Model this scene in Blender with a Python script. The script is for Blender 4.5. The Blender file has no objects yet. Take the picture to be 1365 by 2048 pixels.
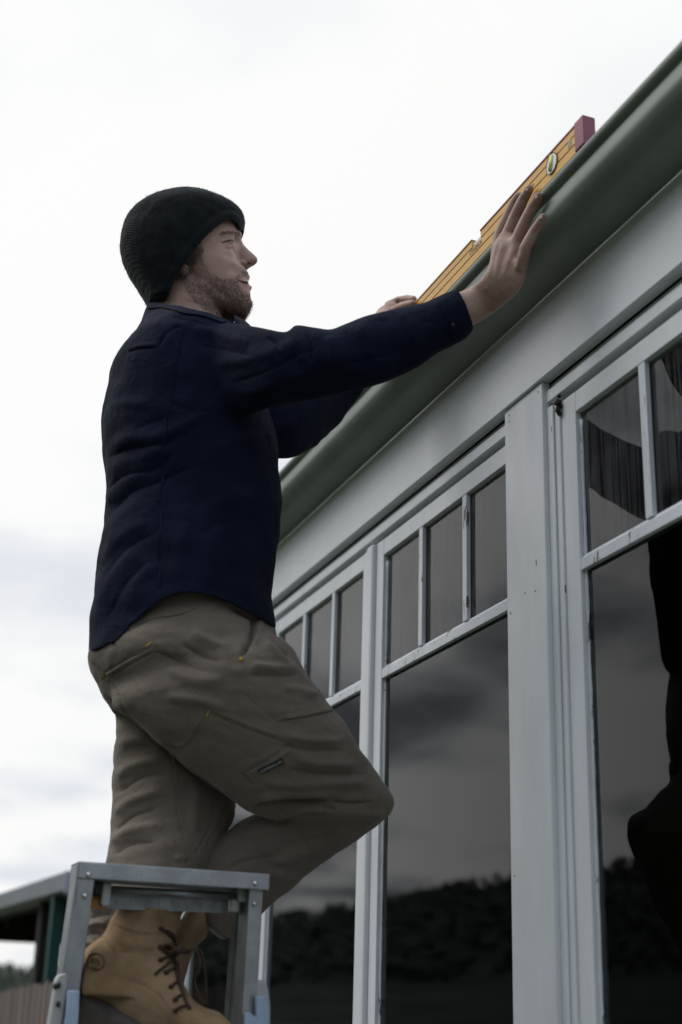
import bpy, bmesh, math, random
import numpy as np
from mathutils import Vector, Matrix, noise
from mathutils.bvhtree import BVHTree

random.seed(7)
rng = np.random.default_rng(7)
scene = bpy.context.scene
COL = scene.collection

# ------------------------------------------------------------------ camera
FPX, CX, CY = 2729.0, 682.5, 1024.0
EYE = np.array([0.0, 0.0, 1.5])
_U = np.array([227.5, 7341.0, -FPX]); _U /= np.linalg.norm(_U)
_W = np.array([-430.0 - CX, CY - 2005.0, -FPX]); _W -= _U * (_U @ _W); _W /= np.linalg.norm(_W)
_X = np.cross(_W, _U)
ROT = np.array([_X, _W, _U])          # camera axes -> world axes; Y runs along the wall, X into it

cd = bpy.data.cameras.new('camera'); cam = bpy.data.objects.new('camera', cd); COL.objects.link(cam)
M4 = Matrix.Identity(4)
for i in range(3):
    for j in range(3): M4[i][j] = float(ROT[i][j])
    M4[i][3] = float(EYE[i])
cam.matrix_world = M4
cd.sensor_fit = 'VERTICAL'; cd.sensor_height = 36.0; cd.sensor_width = 24.0
cd.lens = FPX / 2048 * 36
cd.clip_start = 0.05; cd.clip_end = 8000
cd.dof.use_dof = True; cd.dof.focus_distance = 3.12; cd.dof.aperture_fstop = 2.3
scene.camera = cam

# ------------------------------------------------------------------ light
SUN_AZ, SUN_EL = math.radians(-62), math.radians(52)      # azimuth from +Y towards +X
sd = Vector((math.sin(SUN_AZ) * math.cos(SUN_EL), math.cos(SUN_AZ) * math.cos(SUN_EL), math.sin(SUN_EL)))
world = bpy.data.worlds.new('World'); scene.world = world; world.use_nodes = True
nt = world.node_tree; nt.nodes.clear()
def N(t, **k):
    n = nt.nodes.new(t)
    for a, b in k.items(): setattr(n, a, b)
    return n
def wmath(op, a, b=None, c=None, clamp=False):
    n = nt.nodes.new('ShaderNodeMath'); n.operation = op; n.use_clamp = clamp
    for i, v in enumerate((a, b, c)):
        if v is None: continue
        if isinstance(v, (int, float)): n.inputs[i].default_value = v
        else: nt.links.new(v, n.inputs[i])
    return n.outputs[0]
out = N('ShaderNodeOutputWorld'); bg = N('ShaderNodeBackground'); bg.inputs['Strength'].default_value = 0.1
sky = N('ShaderNodeTexSky'); sky.sky_type = 'NISHITA'; sky.sun_disc = False
sky.sun_elevation = SUN_EL; sky.sun_rotation = SUN_AZ
tc = N('ShaderNodeTexCoord'); sep = N('ShaderNodeSeparateXYZ'); nt.links.new(tc.outputs['Generated'], sep.inputs[0])
zz = wmath('ADD', wmath('MAXIMUM', sep.outputs[2], 0.0), 0.16)
cmb = N('ShaderNodeCombineXYZ')
nt.links.new(wmath('DIVIDE', sep.outputs[0], zz), cmb.inputs[0])
nt.links.new(wmath('DIVIDE', sep.outputs[1], zz), cmb.inputs[1])
def wnoise(scale, detail, rough, off):
    m = N('ShaderNodeMapping'); m.inputs['Location'].default_value = off; nt.links.new(cmb.outputs[0], m.inputs[0])
    n = N('ShaderNodeTexNoise'); n.inputs['Scale'].default_value = scale; n.inputs['Detail'].default_value = detail
    n.inputs['Roughness'].default_value = rough; nt.links.new(m.outputs[0], n.inputs['Vector']); return n.outputs['Fac']
n1 = wnoise(0.8, 5, 0.5, (5.3, 1.4, 0)); n2 = wnoise(2.4, 4, 0.5, (7.1, 3.2, 0))
mr = N('ShaderNodeMapRange'); mr.interpolation_type = 'SMOOTHSTEP'
nt.links.new(wmath('ADD', wmath('MULTIPLY', n1, 0.65), wmath('MULTIPLY', n2, 0.35)), mr.inputs[0])
mr.inputs[1].default_value = 0.48; mr.inputs[2].default_value = 0.63
dots = N('ShaderNodeVectorMath', operation='DOT_PRODUCT'); nt.links.new(tc.outputs['Generated'], dots.inputs[0])
dots.inputs[1].default_value = sd
glow = N('ShaderNodeMapRange'); glow.interpolation_type = 'SMOOTHSTEP'
nt.links.new(dots.outputs['Value'], glow.inputs[0]); glow.inputs[1].default_value = -0.2; glow.inputs[2].default_value = 0.98
glow.inputs[3].default_value = 8.3; glow.inputs[4].default_value = 9.0
tk = N('ShaderNodeMapRange'); nt.links.new(sep.outputs[0], tk.inputs[0]); tk.inputs[1].default_value = -0.25; tk.inputs[2].default_value = 0.05; tk.inputs[3].default_value = 0.78; tk.inputs[4].default_value = 0.17
thick = wmath('SUBTRACT', 1.0, wmath('MULTIPLY', mr.outputs[0], tk.outputs[0]))
val = wmath('MULTIPLY', glow.outputs[0], thick)
ctint = N('ShaderNodeMix', data_type='RGBA'); nt.links.new(mr.outputs[0], ctint.inputs[0])
ctint.inputs[6].default_value = (1.0, 1.0, 0.985, 1); ctint.inputs[7].default_value = (0.915, 0.96, 1.03, 1)
vs = N('ShaderNodeVectorMath', operation='SCALE'); cool = N('ShaderNodeMapRange'); nt.links.new(sep.outputs[1], cool.inputs[0]); cool.inputs[1].default_value = 0.7; cool.inputs[2].default_value = -0.3
cool.inputs[3].default_value = 0.0; cool.inputs[4].default_value = 1.0
c2t = N('ShaderNodeMix', data_type='RGBA', blend_type='MULTIPLY'); nt.links.new(cool.outputs[0], c2t.inputs[0]); nt.links.new(ctint.outputs[2], c2t.inputs[6]); c2t.inputs[7].default_value = (0.91, 1.0, 1.13, 1)
nt.links.new(c2t.outputs[2], vs.inputs[0]); nt.links.new(val, vs.inputs['Scale'])
cmix = N('ShaderNodeMix', data_type='RGBA'); cmix.inputs[0].default_value = 0.96
nt.links.new(sky.outputs[0], cmix.inputs[6]); nt.links.new(vs.outputs[0], cmix.inputs[7])
nt.links.new(cmix.outputs[2], bg.inputs['Color']); nt.links.new(bg.outputs[0], out.inputs[0])
sl = bpy.data.lights.new('sun', 'SUN'); sl.energy = 1.25; sl.angle = math.radians(40); sl.color = (1, 0.975, 0.94)
so = bpy.data.objects.new('sun', sl); COL.objects.link(so); so.rotation_euler = sd.to_track_quat('Z', 'Y').to_euler(); so.location = (0, 0, 20)
vw = scene.view_settings; vw.view_transform = 'Standard'; vw.look = 'None'; vw.exposure = 0.2; vw.gamma = 1.0; vw.use_curve_mapping = False
scene.cycles.max_bounces = 8

# ------------------------------------------------------------------ geometry helpers
def ray(px, py): return ROT @ np.array([px - CX, CY - py, -FPX])
def PX(px, py, x):                      # point seen at (px,py) lying on the plane X = x
    r = ray(px, py); return EYE + r * (x / r[0])
def PY(px, py, y):
    r = ray(px, py); return EYE + r * (y / r[1])
def PZ(px, py, z):
    r = ray(px, py); return EYE + r * ((z - 1.5) / r[2])
def PD(px, py, d):                      # point at horizontal distance d
    r = ray(px, py); return EYE + r * (d / math.hypot(r[0], r[1]))
def proj(V):
    c = (np.asarray(V) - EYE) @ ROT     # rows -> camera axes
    return np.stack([CX + FPX * c[:, 0] / -c[:, 2], CY - FPX * c[:, 1] / -c[:, 2]], 1)
def hdir(px, py):
    r = ray(px, py); v = np.array([r[0], r[1], 0.0]); return v / np.linalg.norm(v)

def mesh_of(name, verts, faces, smooth=True):
    me = bpy.data.meshes.new(name)
    me.from_pydata([tuple(map(float, v)) for v in verts], [], [tuple(f) for f in faces])
    me.update()
    if smooth: me.polygons.foreach_set('use_smooth', [True] * len(me.polygons))
    return me
def link(name, me, mat, parent=None, **props):
    o = bpy.data.objects.new(name, me); COL.objects.link(o)
    if mat is not None:
        if not me.materials: me.materials.append(mat)
    if parent is not None:
        o.parent = parent
        o.matrix_parent_inverse = parent.matrix_basis.inverted()
    for k, v in props.items(): o[k] = v
    return o
def empty(name, loc, label, cat, group=None):
    o = bpy.data.objects.new(name, None); COL.objects.link(o); o.location = loc; o.empty_display_size = 0.05
    o['label'] = label; o['category'] = cat
    if group: o['group'] = group
    return o

class MB:
    """collects simple solids into one mesh"""
    def __init__(s, k=1.0): s.v = []; s.f = []; s.k = k
    def add(s, v, f):
        b = len(s.v); s.v += [tuple(map(float, p)) for p in v]; s.f += [tuple(b + i for i in q) for q in f]; return s
    def box(s, x0, x1, y0, y1, z0, z1):
        v = [(x, y, z) for z in (z0, z1) for y in (y0, y1) for x in (x0, x1)]
        return s.add(v, [(0, 2, 3, 1), (4, 5, 7, 6), (0, 1, 5, 4), (2, 6, 7, 3), (0, 4, 6, 2), (1, 3, 7, 5)])
    def beam(s, p, q, side, w, t):        # rectangular bar from p to q; w along 'side', t across
        p, q, side = map(lambda a: np.array(a, float), (p, q, side))
        ax = q - p; ax /= np.linalg.norm(ax); sd_ = side - ax * (side @ ax); sd_ /= np.linalg.norm(sd_); tt = np.cross(ax, sd_)
        v = [c + sd_ * a * w / 2 + tt * b * t / 2 for c in (p, q) for a, b in ((-1, -1), (1, -1), (1, 1), (-1, 1))]
        return s.add(v, [(3, 2, 1, 0), (4, 5, 6, 7), (0, 1, 5, 4), (1, 2, 6, 5), (2, 3, 7, 6), (3, 0, 4, 7)])
    def tube(s, pts, rad, n=10):
        pts = [np.array(p, float) for p in pts]
        if not hasattr(rad, '__len__'): rad = [rad] * len(pts)
        rings = []; prev = None
        for i, p in enumerate(pts):
            a = pts[min(i + 1, len(pts) - 1)] - pts[max(i - 1, 0)]; a /= np.linalg.norm(a) + 1e-9
            ref = prev if prev is not None else (np.array([0, 0, 1.0]) if abs(a[2]) < 0.9 else np.array([1.0, 0, 0]))
            e1 = ref - a * (ref @ a); e1 /= np.linalg.norm(e1) + 1e-9; e2 = np.cross(a, e1); prev = e1
            rings.append([p + rad[i] * (math.cos(t) * e1 + math.sin(t) * e2) for t in np.linspace(0, 2 * math.pi, n, endpoint=False)])
        return s.rings(rings)
    def rings(s, rings):
        n = len(rings[0]); v = [p for r in rings for p in r]; f = []
        for i in range(len(rings) - 1):
            for j in range(n):
                k = (j + 1) % n; f.append((i * n + j, i * n + k, (i + 1) * n + k, (i + 1) * n + j))
        c0 = len(v); v.append(np.mean(rings[0], 0)); c1 = len(v); v.append(np.mean(rings[-1], 0)); L = (len(rings) - 1) * n
        for j in range(n):
            k = (j + 1) % n; f.append((c0, k, j)); f.append((c1, L + j, L + k))
        return s.add(v, f)
    def ball(s, c, r, e=(None, None, None), n=10):
        c = np.array(c, float)
        if not hasattr(r, '__len__'): r = (r, r, r)
        r = [x * s.k for x in r]
        E = np.eye(3) if e[0] is None else np.array(e, float)
        rings = []
        for i in range(1, n):
            t = math.pi * i / n
            rings.append([c + E[2] * r[2] * math.cos(t) + math.sin(t) * (E[0] * r[0] * math.cos(u) + E[1] * r[1] * math.sin(u)) for u in np.linspace(0, 2 * math.pi, 2 * n, endpoint=False)])
        rings = [[c + E[2] * r[2]] * (2 * n)] + rings + [[c - E[2] * r[2]] * (2 * n)]
        return s.rings(rings)
    def caps(s, pts, rad, n=12):          # rounded chain
        s.tube(pts, [q * s.k for q in (rad if hasattr(rad, '__len__') else [rad] * len(pts))], n)
        for p, r in zip(pts, rad if hasattr(rad, '__len__') else [rad] * len(pts)): s.ball(p, r, n=6)
        return s
    def mesh(s, name, smooth=False):
        me = mesh_of(name, s.v, s.f, smooth)
        bm = bmesh.new(); bm.from_mesh(me); bmesh.ops.recalc_face_normals(bm, faces=bm.faces); bm.to_mesh(me); bm.free(); me.update()
        return me
    def build(s, name, mat, parent=None, smooth=False, bevel=0.0, **props):
        o = link(name, s.mesh(name, smooth), mat, parent, **props)
        if bevel:
            m = o.modifiers.new('bevel', 'BEVEL'); m.width = bevel; m.segments = 2; m.limit_method = 'ANGLE'
        return o

def cat(vals, t):                          # catmull-rom over equally spaced keys
    vals = np.asarray(vals, float); n = len(vals); u = t * (n - 1); i = int(min(max(math.floor(u), 0), n - 2)); w = u - i
    p1, p2 = vals[i], vals[i + 1]; p0 = vals[i - 1] if i > 0 else 2 * p1 - p2; p3 = vals[i + 2] if i + 2 < n else 2 * p2 - p1
    return 0.5 * (2 * p1 + (p2 - p0) * w + (2 * p0 - 5 * p1 + 4 * p2 - p3) * w * w + (3 * p1 - 3 * p2 + p3 - p0) * w ** 3)
def loft(mb, st, sub=4, n=32, sq=2.0, front=0.0, k=1.0):
    """st rows: (ax,ay,bx,by, d, half-depth): outline points in the photograph at horizontal distance d"""
    keys = []
    ks = k if hasattr(k, '__len__') else [k] * len(st)
    for r, q in zip(st, ks):
        A = PD(r[0], r[1], r[4] * q); B = PD(r[2], r[3], r[4] * q); keys.append(np.concatenate([A, B, [r[5] * q]]))
    keys = np.array(keys); K = (len(st) - 1) * sub + 1
    S = np.array([cat(keys, i / (K - 1)) for i in range(K)]); C = (S[:, :3] + S[:, 3:6]) / 2
    rings = []
    for i in range(K):
        ax = C[min(i + 1, K - 1)] - C[max(i - 1, 0)]; ax /= np.linalg.norm(ax)
        h = (S[i, 3:6] - S[i, :3]) / 2
        v = C[i] - EYE; vh = np.array([v[0], v[1], 0]); vh /= np.linalg.norm(vh)
        e = np.cross(np.cross(h, vh), h); e /= np.linalg.norm(e); e *= S[i, 6]
        ring = []
        for t in np.linspace(0, 2 * math.pi, n, endpoint=False):
            c, s_ = math.cos(t), math.sin(t)
            cc = math.copysign(abs(c) ** (2 / sq), c); ss = math.copysign(abs(s_) ** (2 / sq), s_)
            ring.append(C[i] + h * cc + e * ss * (1 - front * cc))
        rings.append(ring)
    mb.rings(rings); return mb
def fuse(mb, voxel, smooth=6, fac=0.5):
    me = mb.mesh('tmp'); o = bpy.data.objects.new('tmp', me); COL.objects.link(o)
    m = o.modifiers.new('r', 'REMESH'); m.mode = 'VOXEL'; m.voxel_size = voxel; m.adaptivity = 0
    if smooth:
        s = o.modifiers.new('s', 'SMOOTH'); s.factor = fac; s.iterations = smooth
    dg = bpy.context.evaluated_depsgraph_get(); dg.update()
    r = bpy.data.meshes.new_from_object(o.evaluated_get(dg)); bpy.data.objects.remove(o); bpy.data.meshes.remove(me)
    return r
def coords(me):
    a = np.empty(len(me.vertices) * 3, np.float32); me.vertices.foreach_get('co', a); return a.reshape(-1, 3).astype(float)
def normals(me):
    a = np.empty(len(me.vertices) * 3, np.float32); me.vertices.foreach_get('normal', a); return a.reshape(-1, 3).astype(float)
def setco(me, V):
    me.vertices.foreach_set('co', V.astype(np.float32).ravel()); me.update()
def relax(me, spots, it=40):
    """even out the skin around joints: spots are (centre, radius)"""
    bm = bmesh.new(); bm.from_mesh(me)
    V = np.array([v.co for v in bm.verts]); bm.verts.ensure_lookup_table()
    for c, r in spots:
        d = np.linalg.norm(V - c, axis=1)
        for frac in (1.0, 0.75, 0.5):
            vs_ = [bm.verts[i] for i in np.nonzero(d < r * frac)[0]]
            for _ in range(it // 3): bmesh.ops.smooth_vert(bm, verts=vs_, factor=0.5, use_axis_x=True, use_axis_y=True, use_axis_z=True)
    bm.to_mesh(me); bm.free(); me.update()
def polydist(P, pts):
    """distance of 2-D points to a polyline and the parameter along it"""
    best = np.full(len(P), 1e9); tt = np.zeros(len(P)); n = len(pts) - 1
    side = np.zeros(len(P))
    for i in range(n):
        a = np.array(pts[i], float); b = np.array(pts[i + 1], float); ab = b - a
        u = np.clip(((P - a) @ ab) / (ab @ ab), 0, 1); dv = P - (a + u[:, None] * ab); d = np.hypot(dv[:, 0], dv[:, 1])
        k = d < best; best[k] = d[k]; tt[k] = (i + u[k]) / n
        s_ = ab[0] * dv[:, 1] - ab[1] * dv[:, 0]; side[k] = np.sign(s_[k])
    return best, tt, side
def smoothpts(pts, k=6):
    return [tuple(cat(pts, i / ((len(pts) - 1) * k))) for i in range((len(pts) - 1) * k + 1)]
def sculpt(me, strokes):
    """push folds and seams into the camera-side of a cloth mesh: (points, width px, height m)"""
    V = coords(me); Nn = normals(me); view = V - EYE; view /= np.linalg.norm(view, axis=1)[:, None]
    facing = np.clip(-(Nn * view).sum(1) * 2.5, 0, 1); P = proj(V); D = np.zeros(len(V))
    for pts, w, amp in strokes:
        pts = smoothpts(pts) if len(pts) > 2 else pts
        q = np.array(pts); lo = q.min(0) - 3 * w; hi = q.max(0) + 3 * w
        idx = np.nonzero((P[:, 0] > lo[0]) & (P[:, 0] < hi[0]) & (P[:, 1] > lo[1]) & (P[:, 1] < hi[1]) & (facing > 0))[0]
        if not len(idx): continue
        d, t, _ = polydist(P[idx], pts)
        prof_ = np.exp(-(d / w) ** 2) if amp > 0 or w < 3.5 else np.exp(-d / (w * 0.62))
        D[idx] += amp * prof_ * np.clip(np.minimum(t, 1 - t) * 6, 0.05, 1) * facing[idx]
    setco(me, V + Nn * D[:, None])
def ripple(me, scale, amp, stretch=(1, 1, 1), seed=0.0):
    V = coords(me); Nn = normals(me)
    d = np.array([noise.noise(Vector((v[0] * scale * stretch[0] + seed, v[1] * scale * stretch[1], v[2] * scale * stretch[2]))) for v in V])
    setco(me, V + Nn * (d * amp)[:, None])
def cut(me, test):
    """delete the faces whose centre fails test(co array) -> keep mask"""
    bm = bmesh.new(); bm.from_mesh(me); bm.faces.ensure_lookup_table()
    cen = np.array([f.calc_center_median() for f in bm.faces]); keep = test(cen)
    bmesh.ops.delete(bm, geom=[f for f, k in zip(bm.faces, keep) if not k], context='FACES')
    for _ in range(4):                    # even out the cut edge
        bd = [v for v in bm.verts if v.is_boundary]; new = {}
        for v in bd:
            nb = [e.other_vert(v) for e in v.link_edges if e.is_boundary]
            if len(nb) == 2: new[v] = v.co * 0.5 + (nb[0].co + nb[1].co) * 0.25
        for v, c in new.items(): v.co = c
    bm.to_mesh(me); bm.free(); me.update()
def inpoly(P, poly):
    x, y = P[:, 0], P[:, 1]; c = np.zeros(len(P), bool); n = len(poly)
    for i in range(n):
        x1, y1 = poly[i]; x2, y2 = poly[(i + 1) % n]
        if y1 == y2: continue
        k = ((y1 > y) != (y2 > y)) & (x < (x2 - x1) * (y - y1) / (y2 - y1) + x1); c ^= k
    return c

# ------------------------------------------------------------------ materials
def mat(name, col, rough=0.6, metal=0.0, var=0.0, vscale=8.0, bump=0.0, bscale=60.0, col2=None, spec=0.5, sheen=0.0, detail=5, stretch=None, coat=0.0):
    m = bpy.data.materials.new(name); m.use_nodes = True; t = m.node_tree; b = t.nodes['Principled BSDF']
    b.inputs['Base Color'].default_value = (*col, 1); b.inputs['Roughness'].default_value = rough; b.inputs['Metallic'].default_value = metal
    b.inputs['Specular IOR Level'].default_value = spec
    if sheen: b.inputs['Sheen Weight'].default_value = sheen; b.inputs['Sheen Roughness'].default_value = 0.5
    if coat: b.inputs['Coat Weight'].default_value = coat
    tcn = t.nodes.new('ShaderNodeTexCoord'); vec = tcn.outputs['Object']
    if stretch:
        mp = t.nodes.new('ShaderNodeMapping'); mp.inputs['Scale'].default_value = stretch; t.links.new(vec, mp.inputs[0]); vec = mp.outputs[0]
    if var or col2:
        nz = t.nodes.new('ShaderNodeTexNoise'); nz.inputs['Scale'].default_value = vscale; nz.inputs['Detail'].default_value = detail; nz.inputs['Roughness'].default_value = 0.6
        t.links.new(vec, nz.inputs['Vector'])
        rp = t.nodes.new('ShaderNodeValToRGB'); rp.color_ramp.elements[0].position = 0.34; rp.color_ramp.elements[1].position = 0.68
        c2 = col2 or tuple(min(1, c * (1 + var)) for c in col); c1 = col if col2 else tuple(c * (1 - var) for c in col)
        rp.color_ramp.elements[0].color = (*c1, 1); rp.color_ramp.elements[1].color = (*c2, 1)
        t.links.new(nz.outputs['Fac'], rp.inputs[0]); t.links.new(rp.outputs[0], b.inputs['Base Color'])
    if bump:
        nb = t.nodes.new('ShaderNodeTexNoise'); nb.inputs['Scale'].default_value = bscale; nb.inputs['Detail'].default_value = 4; t.links.new(vec, nb.inputs['Vector'])
        bp = t.nodes.new('ShaderNodeBump'); bp.inputs['Strength'].default_value = bump; bp.inputs['Distance'].default_value = 0.002
        t.links.new(nb.outputs['Fac'], bp.inputs['Height']); t.links.new(bp.outputs[0], b.inputs['Normal'])
    return m
def nodes_of(m): return m.node_tree.nodes, m.node_tree.links, m.node_tree.nodes['Principled BSDF']

def painted_wood(name, col, chips):
    """old gloss paint: brush streaks, grime specks and flaked spots showing grey wood"""
    m = mat(name, col, rough=0.45, bump=0.12, bscale=40, stretch=(1, 1, 1)); n, l, b = nodes_of(m)
    tcn = n.new('ShaderNodeTexCoord')
    mp = n.new('ShaderNodeMapping'); mp.inputs['Scale'].default_value = (1, 1, 0.25); l.new(tcn.outputs['Object'], mp.inputs[0])
    a = n.new('ShaderNodeTexNoise'); a.inputs['Scale'].default_value = 14; a.inputs['Detail'].default_value = 6; l.new(mp.outputs[0], a.inputs['Vector'])
    r = n.new('ShaderNodeValToRGB'); r.color_ramp.elements[0].position = 0.3; r.color_ramp.elements[1].position = 0.75
    r.color_ramp.elements[0].color = (*[c * 0.86 for c in col], 1); r.color_ramp.elements[1].color = (*col, 1); l.new(a.outputs['Fac'], r.inputs[0])
    c = n.new('ShaderNodeTexNoise'); c.inputs['Scale'].default_value = 38; c.inputs['Detail'].default_value = 8; c.inputs['Roughness'].default_value = 0.7; l.new(mp.outputs[0], c.inputs['Vector'])
    k = n.new('ShaderNodeValToRGB'); k.color_ramp.elements[0].position = chips; k.color_ramp.elements[1].position = chips + 0.015
    l.new(c.outputs['Fac'], k.inputs[0])
    mx = n.new('ShaderNodeMix'); mx.data_type = 'RGBA'; l.new(k.outputs[0], mx.inputs[0]); l.new(r.outputs[0], mx.inputs[6]); mx.inputs[7].default_value = (0.09, 0.085, 0.08, 1)
    l.new(mx.outputs[2], b.inputs['Base Color'])
    return m
M_PAINT = painted_wood('white_gloss_paint', (0.745, 0.77, 0.805), 0.72)
M_WORN = painted_wood('flaking_white_paint', (0.69, 0.72, 0.77), 0.60)
M_FRIEZE = mat('frieze_paint', (0.725, 0.75, 0.785), rough=0.5, var=0.05, vscale=5, bump=0.05)
M_GREEN = mat('green_gutter_paint', (0.165, 0.195, 0.166), rough=0.47, var=0.12, vscale=6, bump=0.05, bscale=20)
M_ROOF = mat('roof_steel', (0.06, 0.085, 0.07), rough=0.5, var=0.1)
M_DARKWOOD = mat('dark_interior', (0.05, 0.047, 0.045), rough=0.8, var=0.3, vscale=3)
M_ALU = mat('dull_aluminium', (0.33, 0.345, 0.36), rough=0.42, metal=0.85, var=0.16, vscale=22, bump=0.15, bscale=90)
M_ALUD = mat('worn_aluminium', (0.25, 0.26, 0.27), rough=0.5, metal=0.8, var=0.25, vscale=30, bump=0.2, bscale=120)
M_STEEL = mat('zinc_rivet', (0.6, 0.6, 0.6), rough=0.3, metal=1.0)
M_BLUE = mat('aluminium_sky_tint', (0.36, 0.46, 0.60), rough=0.4, var=0.12, vscale=20)  # sky reflection on bare aluminium, painted in as blue colour
M_PLATE = mat('grey_plastic', (0.42, 0.42, 0.41), rough=0.5, var=0.08)
M_ORANGE = mat('orange_plastic', (0.55, 0.22, 0.02), rough=0.5, var=0.1)
M_BLACK = mat('black_rubber', (0.015, 0.015, 0.016), rough=0.6, var=0.2)
M_YEL = mat('yellow_level_paint', (0.70, 0.365, 0.03), rough=0.38, var=0.07, vscale=40, bump=0.05, coat=0.3)
M_YELD = mat('ochre_level_edge', (0.42, 0.20, 0.03), rough=0.4, var=0.1)
M_RED = mat('maroon_plastic', (0.26, 0.06, 0.10), rough=0.45, var=0.12, vscale=30)
M_GROOVE = mat('level_groove', (0.20, 0.07, 0.02), rough=0.6, var=0.1)
M_PRINT = mat('grey_print', (0.30, 0.27, 0.22), rough=0.5, var=0.15, vscale=300)
M_ACR = mat('vial_acrylic', (0.85, 0.88, 0.9), rough=0.12, var=0.05)
M_VIAL = mat('vial_fluid', (0.88, 0.82, 0.30), rough=0.1, var=0.08, vscale=100)

def glass_material():
    m = bpy.data.materials.new('window_glass'); m.use_nodes = True; t = m.node_tree; t.nodes.clear()
    o = t.nodes.new('ShaderNodeOutputMaterial'); g = t.nodes.new('ShaderNodeBsdfGlossy'); g.inputs['Roughness'].default_value = 0.012
    tr = t.nodes.new('ShaderNodeBsdfTransparent'); tr.inputs[0].default_value = (0.86, 0.9, 0.9, 1)
    fr = t.nodes.new('ShaderNodeFresnel'); fr.inputs['IOR'].default_value = 1.5
    mx = t.nodes.new('ShaderNodeMixShader'); t.links.new(fr.outputs[0], mx.inputs[0]); t.links.new(tr.outputs[0], mx.inputs[1]); t.links.new(g.outputs[0], mx.inputs[2])
    tcn = t.nodes.new('ShaderNodeTexCoord'); nz = t.nodes.new('ShaderNodeTexNoise'); nz.inputs['Scale'].default_value = 2.2; nz.inputs['Detail'].default_value = 1
    t.links.new(tcn.outputs['Object'], nz.inputs['Vector']); b = t.nodes.new('ShaderNodeBump'); b.inputs['Strength'].default_value = 0.06; b.inputs['Distance'].default_value = 0.01
    t.links.new(nz.outputs['Fac'], b.inputs['Height']); t.links.new(b.outputs[0], g.inputs['Normal'])
    t.links.new(mx.outputs[0], o.inputs[0]); return m
M_GLASS = glass_material()
def wet_glass():
    """same pane with a dusty film washed by vertical run marks"""
    m = M_GLASS.copy(); m.name = 'streaked_window_glass'; t = m.node_tree; o = [n for n in t.nodes if n.type == 'OUTPUT_MATERIAL'][0]; mx = [n for n in t.nodes if n.type == 'MIX_SHADER'][0]
    tcn = t.nodes.new('ShaderNodeTexCoord'); mp = t.nodes.new('ShaderNodeMapping'); mp.inputs['Scale'].default_value = (1, 60, 1.1); t.links.new(tcn.outputs['Object'], mp.inputs[0])
    wv = t.nodes.new('ShaderNodeTexNoise'); wv.inputs['Scale'].default_value = 2.2; wv.inputs['Detail'].default_value = 3; wv.inputs['Distortion'].default_value = 0.4; t.links.new(mp.outputs[0], wv.inputs['Vector'])
    rp = t.nodes.new('ShaderNodeValToRGB'); e = rp.color_ramp.elements; e[0].position = 0.43; e[0].color = (0.02, 0.02, 0.02, 1); e[1].position = 0.50; e[1].color = (1, 1, 1, 1)
    t.links.new(wv.outputs['Fac'], rp.inputs[0])
    nz = t.nodes.new('ShaderNodeTexNoise'); nz.inputs['Scale'].default_value = 9; nz.inputs['Detail'].default_value = 6; t.links.new(tcn.outputs['Object'], nz.inputs['Vector'])
    mr_ = t.nodes.new('ShaderNodeMapRange'); t.links.new(nz.outputs['Fac'], mr_.inputs[0]); mr_.inputs[1].default_value = 0.3; mr_.inputs[2].default_value = 0.75; mr_.inputs[3].default_value = 0.03; mr_.inputs[4].default_value = 0.17
    ml = t.nodes.new('ShaderNodeMath'); ml.operation = 'MULTIPLY'; t.links.new(rp.outputs[0], ml.inputs[0]); t.links.new(mr_.outputs[0], ml.inputs[1])
    df = t.nodes.new('ShaderNodeBsdfDiffuse'); df.inputs[0].default_value = (0.42, 0.40, 0.42, 1)
    m2 = t.nodes.new('ShaderNodeMixShader'); t.links.new(ml.outputs[0], m2.inputs[0]); t.links.new(mx.outputs[0], m2.inputs[1]); t.links.new(df.outputs[0], m2.inputs[2]); t.links.new(m2.outputs[0], o.inputs[0])
    return m
M_WET = wet_glass()

# ------------------------------------------------------------------ setting: ground, hill
def grid_mesh(name, xs, ys, fz):
    v = [(x, y, fz(x, y)) for y in ys for x in xs]; n = len(xs)
    f = [(j * n + i, j * n + i + 1, (j + 1) * n + i + 1, (j + 1) * n + i) for j in range(len(ys) - 1) for i in range(n - 1)]
    return mesh_of(name, v, f)
M_GRASS = mat('grass', (0.022, 0.036, 0.014), rough=0.9, col2=(0.055, 0.065, 0.03), vscale=1.2)
M_HILL = mat('wooded_hill', (0.018, 0.03, 0.026), rough=1.0, col2=(0.045, 0.06, 0.05), vscale=0.05, spec=0.1)
link('ground', grid_mesh('ground', np.linspace(-3000, 3000, 41), np.linspace(-3000, 3000, 41), lambda x, y: 0.0), M_GRASS, None, kind='structure')

# ------------------------------------------------------------------ house
XF, XS, XG = 1.350, 1.372, 1.386      # post face, sash face, glass
Z0 = 1.5
house = empty('house', (1.6, 2.6, 0.0), 'white weatherboard house with green gutter and tall paned windows', 'house')
def hb(name, m, *boxes, bevel=0.0015, parent=house, **p):
    b = MB()
    for q in boxes: b.box(*q)
    return b.build(name, m, parent, bevel=bevel, **p)
YA, YB = -1.6, 5.95                    # ends of the front wall
ZT, ZTB, ZTT = Z0 + 1.218, Z0 + 0.866, Z0 + 0.896   # top of panes, transom bottom / top
ZSILL = 0.72
hb('frieze_board', M_FRIEZE, (1.342, 1.372, YA, YB, Z0 + 1.330, Z0 + 1.70))
hb('head_casing', M_PAINT, (1.362, 1.40, YA, YB, Z0 + 1.279, Z0 + 1.308), bevel=0.002)
hb('head_jamb', M_PAINT, (1.378, 1.43, YA, YB, Z0 + 1.3085, Z0 + 1.3295), (1.384, 1.43, YA, YB, Z0 + 1.266, Z0 + 1.2785), bevel=0)
wins = [(2.291, -0.27, True), (3.342, 1, True), (4.50, 1, False)]
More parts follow.
